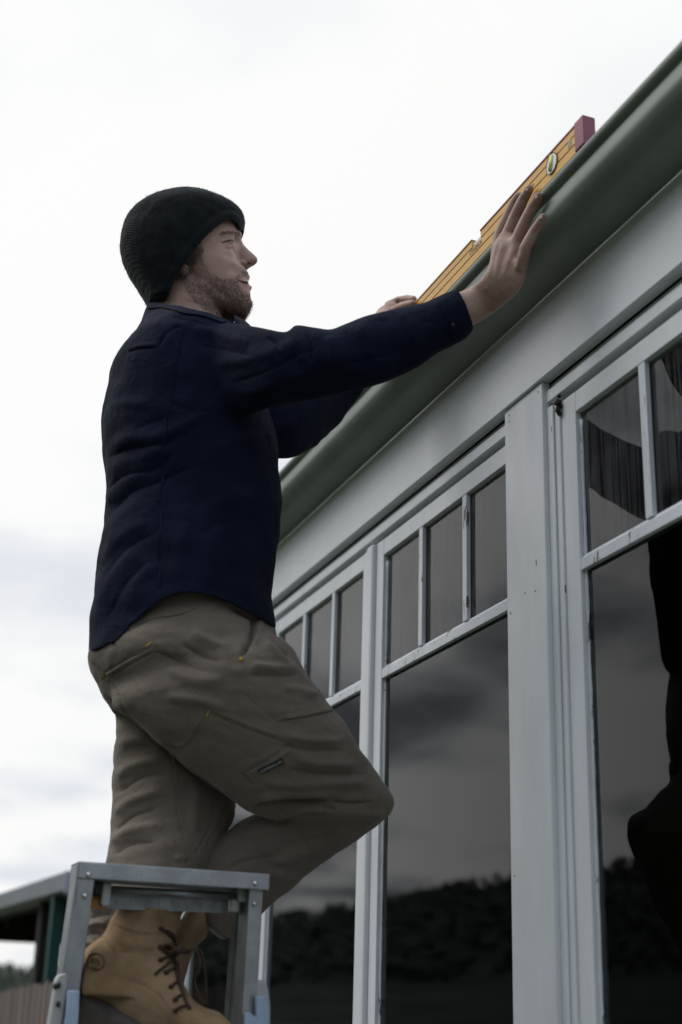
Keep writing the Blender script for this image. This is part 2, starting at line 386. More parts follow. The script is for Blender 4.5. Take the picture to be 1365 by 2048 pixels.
def window(y_hi, y_lo, munt_y, label, st=0.0495):
    """casement reaching from y_lo (near) to y_hi (far); stile 55 mm"""
    b = MB(); zr = Z0 + 1.2655
    b.box(XS, XS + 0.04, y_hi, y_hi + st, ZSILL, zr); b.box(XS, XS + 0.04, y_lo - st, y_lo, ZSILL, zr)
    b.box(XS + 0.0006, XS + 0.0394, y_lo, y_hi, ZT, zr - 0.0004)
    b.box(XS + 0.0006, XS + 0.0394, y_lo, y_hi, ZSILL, ZSILL + 0.09)
    w = b.build('window', M_PAINT, house, bevel=0.002, label=label)
    t = MB(); t.box(XS + 0.001, XG - 0.001, y_lo, y_hi, ZTB, ZTT - 0.008)
    # sloped putty on top of the transom
    t.add([(XS + 0.001, y_lo, ZTT - 0.0078), (XS + 0.001, y_hi, ZTT - 0.0078), (XG - 0.001, y_hi, ZTT + 0.006), (XG - 0.001, y_lo, ZTT + 0.006), (XG - 0.001, y_lo, ZTT - 0.0078), (XG - 0.001, y_hi, ZTT - 0.0078)],
          [(0, 3, 2, 1), (0, 1, 5, 4), (0, 4, 3), (1, 2, 5), (4, 5, 2, 3)])
    t.build('transom', M_WORN, w, bevel=0.001)
    ys = [y_lo] + sorted(munt_y) + [y_hi]
    for y in munt_y:
        hb('muntin', M_WORN, (XS + 0.0015, XG - 0.001, y - 0.0115, y + 0.0115, ZTT + 0.001, ZT), bevel=0.0015, parent=w)
    for a, c in zip(ys[:-1], ys[1:]):
        hb('pane', M_WET, (XG, XG + 0.003, a, c, ZTT - 0.01, ZT + 0.005), bevel=0, parent=w)
    hb('pane', M_GLASS, (XG, XG + 0.003, y_lo, y_hi, ZSILL + 0.08, ZTB + 0.005), bevel=0, parent=w)
    # dried putty bead round the glass, uneven
    pb = MB()
    for (ya, sgn) in ((y_hi, -1), (y_lo, 1)):
        pts = []
        for z in np.arange(ZSILL + 0.1, ZT, 0.02): pts.append((XG - 0.002, ya + sgn * (0.004 + 0.0015 * noise.noise(Vector((ya * 9, z * 30, 1)))), z))
        pb.tube(pts, [0.004 + 0.0016 * noise.noise(Vector((7, ya, p[2] * 45))) for p in pts], 5)
    pb.build('putty_bead', M_WORN, w, smooth=True)
    return w
window(2.291, 1.505, (2.0415, 1.780), 'nearest window, right of the wide white post', 0.057)
window(3.342, 2.581, (3.0915, 2.8305), 'middle window between the post and the mullion')
window(4.270, 3.493, (4.006, 3.7405), 'far window left of the mullion')
window(5.20, 4.42, (4.94, 4.68), 'farthest window at the end of the row')
hb('corner_post', M_PAINT, (XF, 1.3715, 2.3925, 2.569, ZSILL - 0.4, Z0 + 1.3285), bevel=0.003)
hb('stop_bead', M_PAINT, (1.367, 1.42, 2.349, 2.392, ZSILL, Z0 + 1.2655), (1.3615, 1.3665, 2.368, 2.392, ZSILL, Z0 + 1.2655), bevel=0.002)
for y in (3.4175, 4.345, 5.275):
    hb('mullion', M_PAINT, (1.358, 1.42, y - 0.0245, y + 0.0245, ZSILL, Z0 + 1.2655), bevel=0.008)
hb('sill', M_PAINT, (1.30, 1.42, YA, YB, ZSILL - 0.05, ZSILL - 0.001), bevel=0.004)
hb('wall', M_FRIEZE, (1.40, 1.43, YA, YB, 0.0, ZSILL - 0.051), (1.40, 1.43, YA, 1.44, ZSILL - 0.0505, Z0 + 1.265), (1.40, 1.43, 5.484, YB, ZSILL - 0.0505, Z0 + 1.265), bevel=0)
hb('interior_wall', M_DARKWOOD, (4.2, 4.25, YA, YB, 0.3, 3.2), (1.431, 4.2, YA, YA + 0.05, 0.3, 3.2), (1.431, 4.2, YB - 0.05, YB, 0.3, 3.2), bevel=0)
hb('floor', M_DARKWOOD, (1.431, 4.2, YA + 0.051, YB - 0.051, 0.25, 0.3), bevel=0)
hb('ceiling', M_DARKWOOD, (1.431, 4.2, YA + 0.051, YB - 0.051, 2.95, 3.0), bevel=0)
# gutter: rolled lip, flat face, rounded base
prof = []
for a in np.linspace(200, -70, 12): prof.append((1.2285 + 0.0095 * math.cos(math.radians(a + 90)) * -1, 1.6275 + 0.0095 * math.sin(math.radians(a + 90))))
prof = [(1.240, 1.622), (1.239, 1.632), (1.233, 1.637), (1.225, 1.637), (1.219, 1.632), (1.2165, 1.624), (1.2185, 1.616), (1.225, 1.611), (1.2310, 1.607), (1.2290, 1.602),
        (1.2275, 1.598), (1.2240, 1.582), (1.2205, 1.566), (1.2225, 1.555), (1.233, 1.542), (1.243, 1.532), (1.256, 1.5245), (1.272, 1.5205), (1.30, 1.518), (1.3405, 1.5165)]
inner = [(x + 0.0016, z + 0.0012) for x, z in prof[::-1]]
inner[0] = (1.3405, 1.5185)
ring = [(x, z + Z0) for x, z in prof + inner]
g = MB(); ysg = np.linspace(0.2, 6.1, 50)
g.rings([[(x + 0.0009 * noise.noise(Vector((y * 2.1, z * 3, 0))), y, z + 0.0012 * noise.noise(Vector((y * 0.9, 3, 0)))) for x, z in ring] for y in ysg])
gut = g.build('gutter', M_GREEN, house, smooth=True)
gm = gut.modifiers.new('es', 'EDGE_SPLIT'); gm.split_angle = math.radians(50)
for y in (1.1, 2.02, 2.95, 3.9, 4.8): hb('gutter_bracket', M_GREEN, (1.236, 1.341, y, y + 0.02, Z0 + 1.6255, Z0 + 1.6285), bevel=0)
r = MB(); xs = np.linspace(1.30, 5.6, 2); ysr = np.arange(YA - .3, YB + .3, 0.0192)
top = [[(x, y, Z0 + 1.655 + (x - 1.30) * 0.30 + 0.008 * math.sin(y * 2 * math.pi / 0.0768)) for y in ysr] for x in xs]
n_ = len(ysr); r.add(top[0] + top[1], [(i, i + 1, n_ + i + 1, n_ + i) for i in range(n_ - 1)])
ro = r.build('roof', M_ROOF, house, smooth=True); sm = ro.modifiers.new('t', 'SOLIDIFY'); sm.thickness = 0.002
# small mud nest in the corner of the frame, nail heads in the post
nb = MB(); c0 = PX(1118, 808, 1.366)
for i in range(22): nb.ball(c0 + rng.normal(0, 1, 3) * np.array([0.003, 0.003, 0.009]), 0.003 + 0.003 * rng.random(), n=4)
nb.build('mud_nest', mat('mud', (0.03, 0.025, 0.02), rough=0.95, var=0.5, vscale=200), house)
for px, py in ((1019, 831), (1019, 843), (1077, 784), (1022, 1226), (1071, 1182), (1051, 1186), (1030, 1752)):
    hb('nail_head', M_BLACK, *[(XF - 0.0008, XF + 0.001, p[1] - 0.0017, p[1] + 0.0017, p[2] - 0.0014, p[2] + 0.0014) for p in [PX(px, py, XF)]], bevel=0)
for px, py, l_ in ((1073, 1125, 0.012), (1104, 858, 0.010), (1131, 1178, 0.016)):
    xx = XF if px < 1085 else 1.362
    hb('paint_chip', M_BLACK, *[(xx - 0.0006, xx + 0.001, p[1] - 0.0012, p[1] + 0.0012, p[2] - l_ / 2, p[2] + l_ / 2) for p in [PX(px, py, xx)]], bevel=0)


# ------------------------------------------------------------------ far things: hill, wood, shed, fence
def elev(az):  # unseen left flank raised to block low sky and shade the frieze
    return float(np.interp(az, [-180, -90, -60, -40, -32, -27, -22, -17, -10, 0, 7, 20, 60, 120, 180], [9, 22, 15, 8.5, 6.6, 6.0, 4.9, 4.0, 2.9, 2.1, 1.95, 1.9, 3, 4, 7]))
azs = np.linspace(-180, 180, 241); rs = [330, 450, 570, 690, 780, 900, 1260]; hv = []
for q, r_ in enumerate(rs):
    for a in azs:
        k = [0, 0.2, 0.5, 0.8, 0.97, 1.0, 1.0][q]
        h = k * (1.5 + 780 * math.tan(math.radians(elev(a) - 0.5))) - 0.4
        hv.append((r_ * math.sin(math.radians(a)), r_ * math.cos(math.radians(a)), h))
n_ = len(azs)
link('hill', mesh_of('hill', hv, [(j * n_ + i, j * n_ + i + 1, (j + 1) * n_ + i + 1, (j + 1) * n_ + i) for j in range(len(rs) - 1) for i in range(n_ - 1)]), M_HILL, None, kind='structure')
M_WOOD = mat('far_foliage', (0.02, 0.032, 0.022), rough=0.9, col2=(0.05, 0.065, 0.04), vscale=0.4)
def wood():
    v = []; f = []
    ico = bmesh.new(); bmesh.ops.create_icosphere(ico, subdivisions=1, radius=1); iv = [tuple(x.co) for x in ico.verts]; fi = [[x.index for x in q.verts] for q in ico.faces]; ico.free()
    for k in range(6500):
        a = rng.uniform(-75, 20); r_ = rng.uniform(450, 786)
        t = np.interp(r_, [330, 450, 570, 690, 780], [0, 0.2, 0.5, 0.8, 0.97])
        base = t * (1.5 + 780 * math.tan(math.radians(elev(a) - 0.5))) - 0.5; hgt = rng.uniform(2.5, 7) * (0.55 if a > -2 else 1)
        x0, y0 = r_ * math.sin(math.radians(a)), r_ * math.cos(math.radians(a))
        for c in range(3):
            s_ = hgt * rng.uniform(0.2, 0.4); cc = (x0 + rng.normal(0, hgt * 0.22), y0 + rng.normal(0, hgt * 0.22), base + hgt * rng.uniform(0.35, 0.9)); b = len(v)
            v += [(cc[0] + p[0] * s_ * rng.uniform(.75, 1.2), cc[1] + p[1] * s_ * rng.uniform(.75, 1.2), cc[2] + p[2] * s_ * rng.uniform(.8, 1.4)) for p in iv]
            f += [tuple(b + i for i in q) for q in fi]
    return mesh_of('wood', v, f, False)
link('wood', wood(), M_WOOD, None, kind='stuff', label='dark wooded ridge on the skyline far behind the fence')

def flat(p): return np.array([p[0], p[1]])
shed = empty('shed', (0.3, 9.5, 0), 'blurred open shed with grey guttered roof behind the timber fence', 'shed')
M_SGUT = mat('grey_gutter', (0.16, 0.18, 0.20), rough=0.4, var=0.1); M_SCAP = mat('pale_gutter_end', (0.42, 0.46, 0.55), rough=0.4, var=0.08)
M_SROOF = mat('shed_roof', (0.08, 0.085, 0.075), rough=0.6, var=0.3, vscale=4); M_SDARK = mat('shed_timber', (0.022, 0.02, 0.017), rough=0.9, var=0.4)
M_SGREEN = mat('green_post_paint', (0.008, 0.07, 0.062), rough=0.5, var=0.15)
gA = PY(128, 1785, 8.0); zg = gA[2]; gB = PZ(0, 1821, zg)         # lower gutter edge, near end to far end
gd = gB - gA; gd[2] = 0; L_ = np.linalg.norm(gd); gd /= L_; gn = np.array([-gd[1], gd[0], 0]); gn = gn if gn[1] > 0 else -gn
def sp(u, w, z): return gA + gd * u + gn * w + np.array([0, 0, z])
def prism(u0, u1, w0, w1, z0, z1, z2=None):
    m = MB(); z2 = z1 if z2 is None else z2
    v = [sp(u0, w0, z0), sp(u1, w0, z0), sp(u1, w1, z0), sp(u0, w1, z0), sp(u0, w0, z1), sp(u1, w0, z1), sp(u1, w1, z2), sp(u0, w1, z2)]
    return m.add(v, [(0, 1, 2, 3), (4, 7, 6, 5), (0, 4, 5, 1), (1, 5, 6, 2), (2, 6, 7, 3), (3, 7, 4, 0)])
gs = MB(); pts = [(-0.0, 0.015), (0.03, 0.0), (0.12, 0.0), (0.12, 0.004), (0.032, 0.004), (0.004, 0.018), (0.004, 0.115), (0.0, 0.115)]
gs.rings([[sp(u, w, z) for w, z in pts] for u in (0.0, 2.5, 5.0)]); gs.build('gutter', M_SGUT, shed)
prism(-0.012, -0.001, -0.002, 0.122, -0.004, 0.118).build('gutter_end', M_SCAP, shed)
prism(-0.26, 5.2, 0.121, 4.4, 0.118, 0.135, 0.75).build('roof', M_SROOF, shed)
prism(-0.1, 5.0, 0.124, 0.16, -0.02, 0.116).build('fascia', M_SDARK, shed)
prism(-0.2, 5.0, 0.2, 4.2, 0.02, 0.05).build('ceiling', M_SDARK, shed)
wb = 3.0
for k in range(5):
    prism(0.15 + k * 1.1, 0.20 + k * 1.1, 0.165, 4.2, -0.08, 0.018).build('rafter', M_SDARK, shed)
prism(-0.1, 5.0, wb, wb + 0.1, -0.07, 0.0195).build('beam', M_SDARK, shed)
prism(0.62, 5.0, 1.2, 1.25, -0.22, 0.0).build('valance', M_SDARK, shed)
pc = PY(118, 1800, 8.35); MB().box(pc[0] - 0.035, pc[0] + 0.035, 8.32, 8.39, 0, zg + 0.015).build('post', M_SGREEN, shed)
pc = PY(103, 1800, 8.9); MB().box(pc[0] - 0.06, pc[0] + 0.05, 8.85, 8.97, 0, zg + 0.015).build('post', M_SDARK, shed)

fence = empty('fence', (0.2, 6.5, 0), 'weathered timber paling fence at the lower left, below the shed', 'fence')
M_PAL = [mat('weathered_paling', c, rough=0.9, var=0.25, vscale=12, bump=0.4, bscale=40, stretch=(1, 1, 0.15)) for c in ((0.155, 0.125, 0.105), (0.12, 0.10, 0.09), (0.21, 0.13, 0.075), (0.10, 0.09, 0.083))]
fA = PY(108, 1965, 5.9); fB = PZ(0, 1984, fA[2]); fd = fB - fA; fd /= np.linalg.norm(fd); fn = np.array([-fd[1], fd[0], 0])
pw = 0.098
for i in range(-4, 42):
    p = fA + fd * i * pw; m = MB(); t = 0.012; hz = fA[2] + rng.uniform(-0.012, 0.012)
    a, b = p + fd * 0.002, p + fd * (pw - 0.004 - rng.uniform(0, 0.004)); off = fn * rng.uniform(-0.003, 0.003)
    v = [np.array([*(q + off + fn * w)[:2], z]) for z in (0.03, hz) for q, w in ((a, 0), (b, 0), (b, t), (a, t))]
    m.add(v, [(3, 2, 1, 0), (4, 5, 6, 7), (0, 1, 5, 4), (1, 2, 6, 5), (2, 3, 7, 6), (3, 0, 4, 7)])
    m.build('paling', M_PAL[[0, 1, 3, 2, 0, 3, 1][i % 7]], fence)
for z in (0.35, fA[2] - 0.25):
    w_ = fn if fn[1] > 0 else -fn
    MB().beam(np.array([*(fA - fd * 0.4 + w_ * 0.04)[:2], z]), np.array([*(fA + fd * 4.1 + w_ * 0.04)[:2], z]), (0, 0, 1), 0.07, 0.035).build('fence_rail', M_PAL[1], fence)

# ------------------------------------------------------------------ step ladder
ladder = empty('step_ladder', (0.67, 2.6, 0), 'aluminium step ladder the man is standing on', 'ladder')
YL = 2.50
cap = MB()
c1, c2 = PY(155, 1726, YL), PY(538, 1744.5, YL + 0.01); c3, c4 = PY(156, 1760, YL), PY(536, 1778, YL + 0.01)
x0, x1 = (c1[0] + c3[0]) / 2, (c2[0] + c4[0]) / 2; zt = (c1[2] + c2[2]) / 2; zb = (c3[2] + c4[2]) / 2
cap.box(x0, x1, YL, YL + 0.004, zb, zt - 0.0005)
cap.box(x0, x1, YL + 0.001, YL + 0.075, zt - 0.004, zt)
cap.box(x0 - 0.0005, x0 + 0.0035, YL + 0.0045, YL + 0.07, zb - 0.045, zt - 0.0045)
cap.box(x1 - 0.0035, x1 + 0.0005, YL + 0.0045, YL + 0.07, zb - 0.002, zt - 0.0045)
cap.box(x0, x1, YL + 0.0705, YL + 0.0745, zb, zt - 0.0045)
cap.build('top_cap', M_ALU, ladder, bevel=0.003)
def rail_pts(a, b, yt, yb):
    p = PY(*a, yt); q = PY(*b, yb); d = q - p; return p, p + d * (p[2] - 0.03) / (p[2] - q[2])
def channel(name, p, q, w, depth, t, open_right, m):
    """C-section stile: front web w wide, two flanges 'depth' long"""
    b = MB(); ex = np.array([1.0, 0, 0]); ey = np.array([0, 1.0, 0])
    b.beam(p, q, ex, w, t)
    for s in (-1, 1):
        o = ex * s * (w / 2 - t / 2) + ey * (depth / 2 + t / 2 + 0.0002); b.beam(p + o, q + o, ey, depth, t)
    return b.build(name, m, ladder, bevel=0.0012)
pL, qL = rail_pts((172, 1752), (131, 2048), YL + 0.006, YL + 0.02)
channel('rail', pL, qL, 0.033, 0.058, 0.0025, True, M_ALU)
pR, qR = rail_pts((513, 1775), (497, 2048), YL + 0.016, YL + 0.028)
channel('rail', pR, qR, 0.027, 0.058, 0.0025, False, M_ALU)
fL, gL = rail_pts((176, 1765), (140, 2048), YL + 0.075, YL + 0.15)
channel('rail', fL, gL, 0.022, 0.03, 0.0025, True, M_ALUD)
fR, gR = rail_pts((488, 1800), (472, 2024), YL + 0.072, YL + 0.15)
channel('rail', fR, gR, 0.026, 0.03, 0.0025, True, M_ALUD)
hb_ = MB(); hb_.tube([PY(207, 1778, YL + 0.06), PY(496, 1793, YL + 0.06)], 0.0068, 12); hb_.build('hinge_bar', M_ALU, ladder, smooth=True)
st_ = MB(); a, b = PY(214, 1803, YL + 0.085), PY(476, 1813, YL + 0.085); st_.beam(a, b, (0, 0, 1), 0.026, 0.003)
a2 = a + np.array([0, 0.0, 0.0145]); b2 = b + np.array([0, 0.0, 0.0145]); st_.beam(a2 + np.array([0, .03, 0]), b2 + np.array([0, .03, 0]), (0, 1, 0), 0.06, 0.003)
for k in range(9):
    c = a + (b - a) * (k + 0.7) / 9.4 + np.array([0, -0.0025, 0]); st_.box(c[0] - 0.0015, c[0] + 0.0015, c[1] - 0.001, c[1] + 0.002, c[2] - 0.008, c[2] + 0.006)
st_.build('step_back', M_ALUD, ladder)
for (px, py, m, sx, sz, dy) in ((199, 1778, M_BLACK, 0.012, 0.012, 0.05), (196, 1800, M_ORANGE, 0.012, 0.015, 0.07), (211, 1790, M_PLATE, 0.008, 0.02, 0.045), (486, 1791, M_PLATE, 0.012, 0.013, 0.05), (468, 1812, M_PLATE, 0.008, 0.012, 0.06)):
    c = PY(px, py, YL + dy); MB().box(c[0] - sx, c[0] + sx, c[1] - 0.012, c[1] + 0.012, c[2] - sz, c[2] + sz).build('hinge_block', m, ladder, bevel=0.003)
for px, py, yy in ((178, 1749.5, YL), (171, 1792, YL + 0.006), (512, 1767.5, YL), (510, 1808, YL + 0.015)):
    c = PY(px, py, yy - 0.002); MB().ball(c, (0.0048, 0.003, 0.0048), n=8).build('rivet', M_STEEL, ladder, smooth=True)
for px, py, s_ in ((277, 1757, .004), (286, 1759, .003), (293, 1757, .003), (385, 1763, .003), (418, 1760, .004), (430, 1763, .003), (447, 1764, .003), (300, 1762, .002), (340, 1760, .002), (240, 1752, .002)):
    c = PY(px, py, YL); MB().ball((c[0], YL - .0004, c[2]), (s_, .0008, s_ * .5), n=6).build('paint_splash', M_PLATE, ladder, smooth=True)
def plate(name, poly, y, t, m, bevel=0.002):
    b = MB(); f = [PY(px, py, y) for px, py in poly]; k = [p + np.array([0, t, 0]) for p in f]; n = len(poly)
    b.add(f + k, [tuple(range(n)), tuple(range(2 * n - 1, n - 1, -1))] + [(i, (i + 1) % n, n + (i + 1) % n, n + i) for i in range(n)])
    return b.build(name, m, ladder, bevel=bevel)
plate('joint_plate', [(113, 1962), (118, 1951), (132, 1945), (136, 1952), (132, 2000), (122, 2060), (100, 2100), (97, 2060)], YL + 0.010, 0.03, M_PLATE, 0.003)
plate('joint_plate', [(514, 1963), (529, 1959), (537, 1975), (542, 2010), (541, 2100), (514, 2100)], YL + 0.022, 0.03, M_PLATE, 0.003)
plate('clamp', [(137, 1981), (160, 1981), (158, 2030), (152, 2100), (122, 2100), (134, 2030)], YL - 0.012, 0.012, M_BLUE)  # blue faces carry the painted sky reflection
plate('clamp', [(513, 1993), (535, 1992), (540, 2030), (540, 2100), (517, 2100)], YL + 0.004, 0.012, M_BLUE)
plate('clamp', [(490, 2026), (499, 2024), (516, 2036), (516, 2100), (490, 2100)], YL + 0.006, 0.01, M_BLUE)
for px, py in ((111, 1973), (118, 1970), (117, 2008)):
    c = PY(px, py, YL + 0.0075); MB().ball(c, (0.0042, 0.003, 0.0055), n=6).build('rivet', M_BLACK, ladder, smooth=True)
ZSTEP = 1.5 - 0.094
b_ = MB(); b_.box(x0 + 0.005, x1 - 0.012, YL + 0.02, YL + 0.36, ZSTEP - 0.03, ZSTEP)
for k in range(7): b_.box(x0 + 0.006, x1 - 0.013, YL + 0.025 + k * 0.045, YL + 0.035 + k * 0.045, ZSTEP - 0.0005, ZSTEP + 0.002)
b_.build('step', M_ALUD, ladder, bevel=0.002)
for k, z in enumerate((1.12, 0.80, 0.48, 0.18)):
    MB().box(x0 + 0.02 - k * 0.03, x1 - 0.02 + k * 0.0, YL + 0.035 + k * 0.01, YL + 0.13 + k * 0.06, z - 0.025, z).build('step', M_ALUD, ladder, bevel=0.002)

# ------------------------------------------------------------------ spirit level lying on the gutter lip
level = empty('spirit_level', (1.235, 2.39, Z0 + 1.638), 'yellow spirit level with maroon end cap lying along the gutter lip', 'level')
XA, XB = 1.222, 1.246; LZ0 = Z0 + 1.638; LZ1 = LZ0 + 0.066; LY0, LY1 = 2.005, 2.800
def text_mesh(body, size, mtx, name, m, parent, extrude=0.0004, **props):
    c = bpy.data.curves.new(name, 'FONT'); c.body = body; c.size = size; c.extrude = extrude; c.align_x = 'CENTER'; c.align_y = 'CENTER'; c.resolution_u = 2
    o = bpy.data.objects.new('tmp', c); COL.objects.link(o); dg = bpy.context.evaluated_depsgraph_get(); dg.update()
    me = bpy.data.meshes.new_from_object(o.evaluated_get(dg)); bpy.data.objects.remove(o); me.transform(mtx); me.materials.clear()
    return link(name, me, m, parent, **props)
NY0, NY1 = 2.43, 2.475                  # notch for the centre vial
HZ = LZ0 + 0.044
b = MB()
for ya, yb, za, zb_ in ((LY0, LY1, LZ0, LZ0 + 0.0212), (LY0, LY1, LZ0 + 0.0238, HZ - 0.0012), (LY0, NY0, HZ + 0.0012, LZ1 - 0.004), (NY1, LY1, HZ + 0.0012, LZ1 - 0.004)):
    b.box(XA, XB, ya, yb, za, zb_)
b.box(XA + 0.002, XB - 0.002, LY0 + 0.002, LY1 - 0.002, LZ0 + 0.003, HZ + 0.001)
b.build('beam', M_YEL, level, bevel=0.0008)
MB().box(XA - 0.0015, XB + 0.001, LY0, NY0, LZ1 - 0.0038, LZ1 + 0.001).build('edge_strip', M_RED, level, bevel=0.0008)
MB().box(XA - 0.0015, XB + 0.001, NY1, LY1, LZ1 - 0.0038, LZ1 + 0.001).build('edge_strip', M_YELD, level, bevel=0.0008)
for z in (LZ0 + 0.0215, HZ - 0.0010): MB().box(XA + 0.0012, XA + 0.003, LY0 + 0.001, LY1 - 0.001, z, z + 0.0016).build('groove', M_GROOVE, level)
MB().box(XA - 0.003, XB + 0.003, LY0 - 0.035, LY0 - 0.0003, LZ0, LZ1 + 0.003).build('end_cap', M_RED, level, bevel=0.003)
MB().box(XA - 0.001, XB + 0.001, LY1 + 0.0003, LY1 + 0.006, LZ0, LZ1 + 0.001).build('end_cap', M_YELD, level, bevel=0.002)
v = MB().box(XA + 0.004, XB - 0.004, NY0 + 0.001, NY1 - 0.001, HZ + 0.0013, LZ1 - 0.010).build('vial', M_ACR, level, bevel=0.002)
MB().tube([(1.234, NY0 + 0.006, LZ1 - 0.0095), (1.234, NY1 - 0.006, LZ1 - 0.0095)], 0.006, 12).build('fluid', M_VIAL, v, smooth=True)
def disc_vial(y, z, ry, rz, tilt):
    m = MB(); ring0 = [(XA - 0.0022, y + ry * math.cos(t), z + rz * math.sin(t)) for t in np.linspace(0, 2 * math.pi, 28, endpoint=False)]
    m.rings([ring0, [(XA + 0.004, p[1], p[2]) for p in ring0]]); v = m.build('vial', M_ACR, level)
    rm = MB(); rm.tube([(XA - 0.002, y + ry * 1.04 * math.cos(t), z + rz * 1.04 * math.sin(t)) for t in np.linspace(0, 2 * math.pi, 33)], 0.0012, 6); rm.build('ring', M_GROOVE, v, smooth=True)
    f = MB(); f.tube([(XA - 0.003, y + tilt * 0.5, z - rz * 0.75), (XA - 0.003, y - tilt * 0.5, z + rz * 0.75)], 0.005, 10); f.build('fluid', M_VIAL, v, smooth=True)
disc_vial(2.098, LZ0 + 0.034, 0.021, 0.022, 0.008)
disc_vial(2.765, LZ0 + 0.030, 0.013, 0.012, 0.004)
Mside = lambda y, z: Matrix.Translation((XA - 0.0004, y, z)) @ Matrix(((0, 0, -1, 0), (-1, 0, 0, 0), (0, 1, 0, 0), (0, 0, 0, 1)))
text_mesh('STABILA', 0.017, Mside(2.455, LZ0 + 0.034), 'print', M_PRINT, level)
text_mesh('STABILA', 0.013, Mside(2.20, LZ0 + 0.034), 'print', M_PRINT, level)
MB().box(XA - 0.0006, XA + 0.001, 2.020, 2.034, LZ0 + 0.028, LZ0 + 0.044).build('print', M_PRINT, level)

# ------------------------------------------------------------------ the man
def cloth(name, col, col2, rough, weave, sheen, crumple=5.0):
    m = mat(name, col, rough=rough, col2=col2, vscale=9, spec=0.16, sheen=sheen); n, l, b = nodes_of(m)
    tcn = n.new('ShaderNodeTexCoord'); w1 = n.new('ShaderNodeTexNoise'); w1.inputs['Scale'].default_value = weave * 3
    l.new(tcn.outputs['Object'], w1.inputs['Vector']); nz = n.new('ShaderNodeTexNoise'); nz.inputs['Scale'].default_value = 55; nz.inputs['Detail'].default_value = 6; l.new(tcn.outputs['Object'], nz.inputs['Vector'])
    cr = n.new('ShaderNodeTexNoise'); cr.inputs['Scale'].default_value = 17; cr.inputs['Detail'].default_value = 3; cr.inputs['Distortion'].default_value = 1.6; l.new(tcn.outputs['Object'], cr.inputs['Vector'])
    c1_ = n.new('ShaderNodeMath'); c1_.operation = 'SUBTRACT'; l.new(cr.outputs['Fac'], c1_.inputs[0]); c1_.inputs[1].default_value = 0.5
    c2_ = n.new('ShaderNodeMath'); c2_.operation = 'ABSOLUTE'; l.new(c1_.outputs[0], c2_.inputs[0])
    c3_ = n.new('ShaderNodeMath'); c3_.operation = 'MULTIPLY_ADD'; l.new(c2_.outputs[0], c3_.inputs[0]); c3_.inputs[1].default_value = crumple; l.new(nz.outputs['Fac'], c3_.inputs[2])
    ad = n.new('ShaderNodeMath'); ad.operation = 'MULTIPLY_ADD'; l.new(w1.outputs['Fac'], ad.inputs[0]); ad.inputs[1].default_value = 0.25; l.new(c3_.outputs[0], ad.inputs[2])
    bp = n.new('ShaderNodeBump'); bp.inputs['Strength'].default_value = 0.35; bp.inputs['Distance'].default_value = 0.0025; l.new(ad.outputs[0], bp.inputs['Height']); l.new(bp.outputs[0], b.inputs['Normal'])
    return m
M_SHIRT = cloth('navy_cotton', (0.0027, 0.0056, 0.0175), (0.0048, 0.0090, 0.0255), 0.9, 160, 0.0)
M_PANTS = cloth('brown_work_canvas', (0.138, 0.111, 0.088), (0.180, 0.146, 0.117), 0.85, 140, 0.15)
M_STITCH = mat('yellow_thread', (0.55, 0.36, 0.02), rough=0.7, var=0.2, vscale=300)
M_LEATHER = mat('tan_nubuck', (0.235, 0.150, 0.080), rough=0.85, col2=(0.36, 0.250, 0.150), vscale=14, bump=0.25, bscale=110, spec=0.2)
M_SOLE = mat('brown_rubber_sole', (0.065, 0.053, 0.046), rough=0.75, var=0.3, vscale=25, bump=0.3, bscale=60)
M_LACE = mat('brown_lace', (0.05, 0.028, 0.018), rough=0.8, var=0.3, vscale=120)
M_STAMP = mat('embossed_stamp', (0.075, 0.045, 0.025), rough=0.8, var=0.15)
M_HAIR = mat('brown_hair', (0.07, 0.042, 0.029), rough=0.6, var=0.35, vscale=200)
M_EYE = mat('eye_white', (0.55, 0.52, 0.50), rough=0.2, var=0.05); M_IRIS = mat('iris', (0.02, 0.025, 0.03), rough=0.15, var=0.2)
M_TOOTH = mat('tooth', (0.55, 0.50, 0.42), rough=0.3, var=0.05); M_MOUTH = mat('mouth_inside', (0.05, 0.015, 0.013), rough=0.5, var=0.2)
M_NAIL = mat('fingernail', (0.44, 0.29, 0.245), rough=0.5, var=0.05)

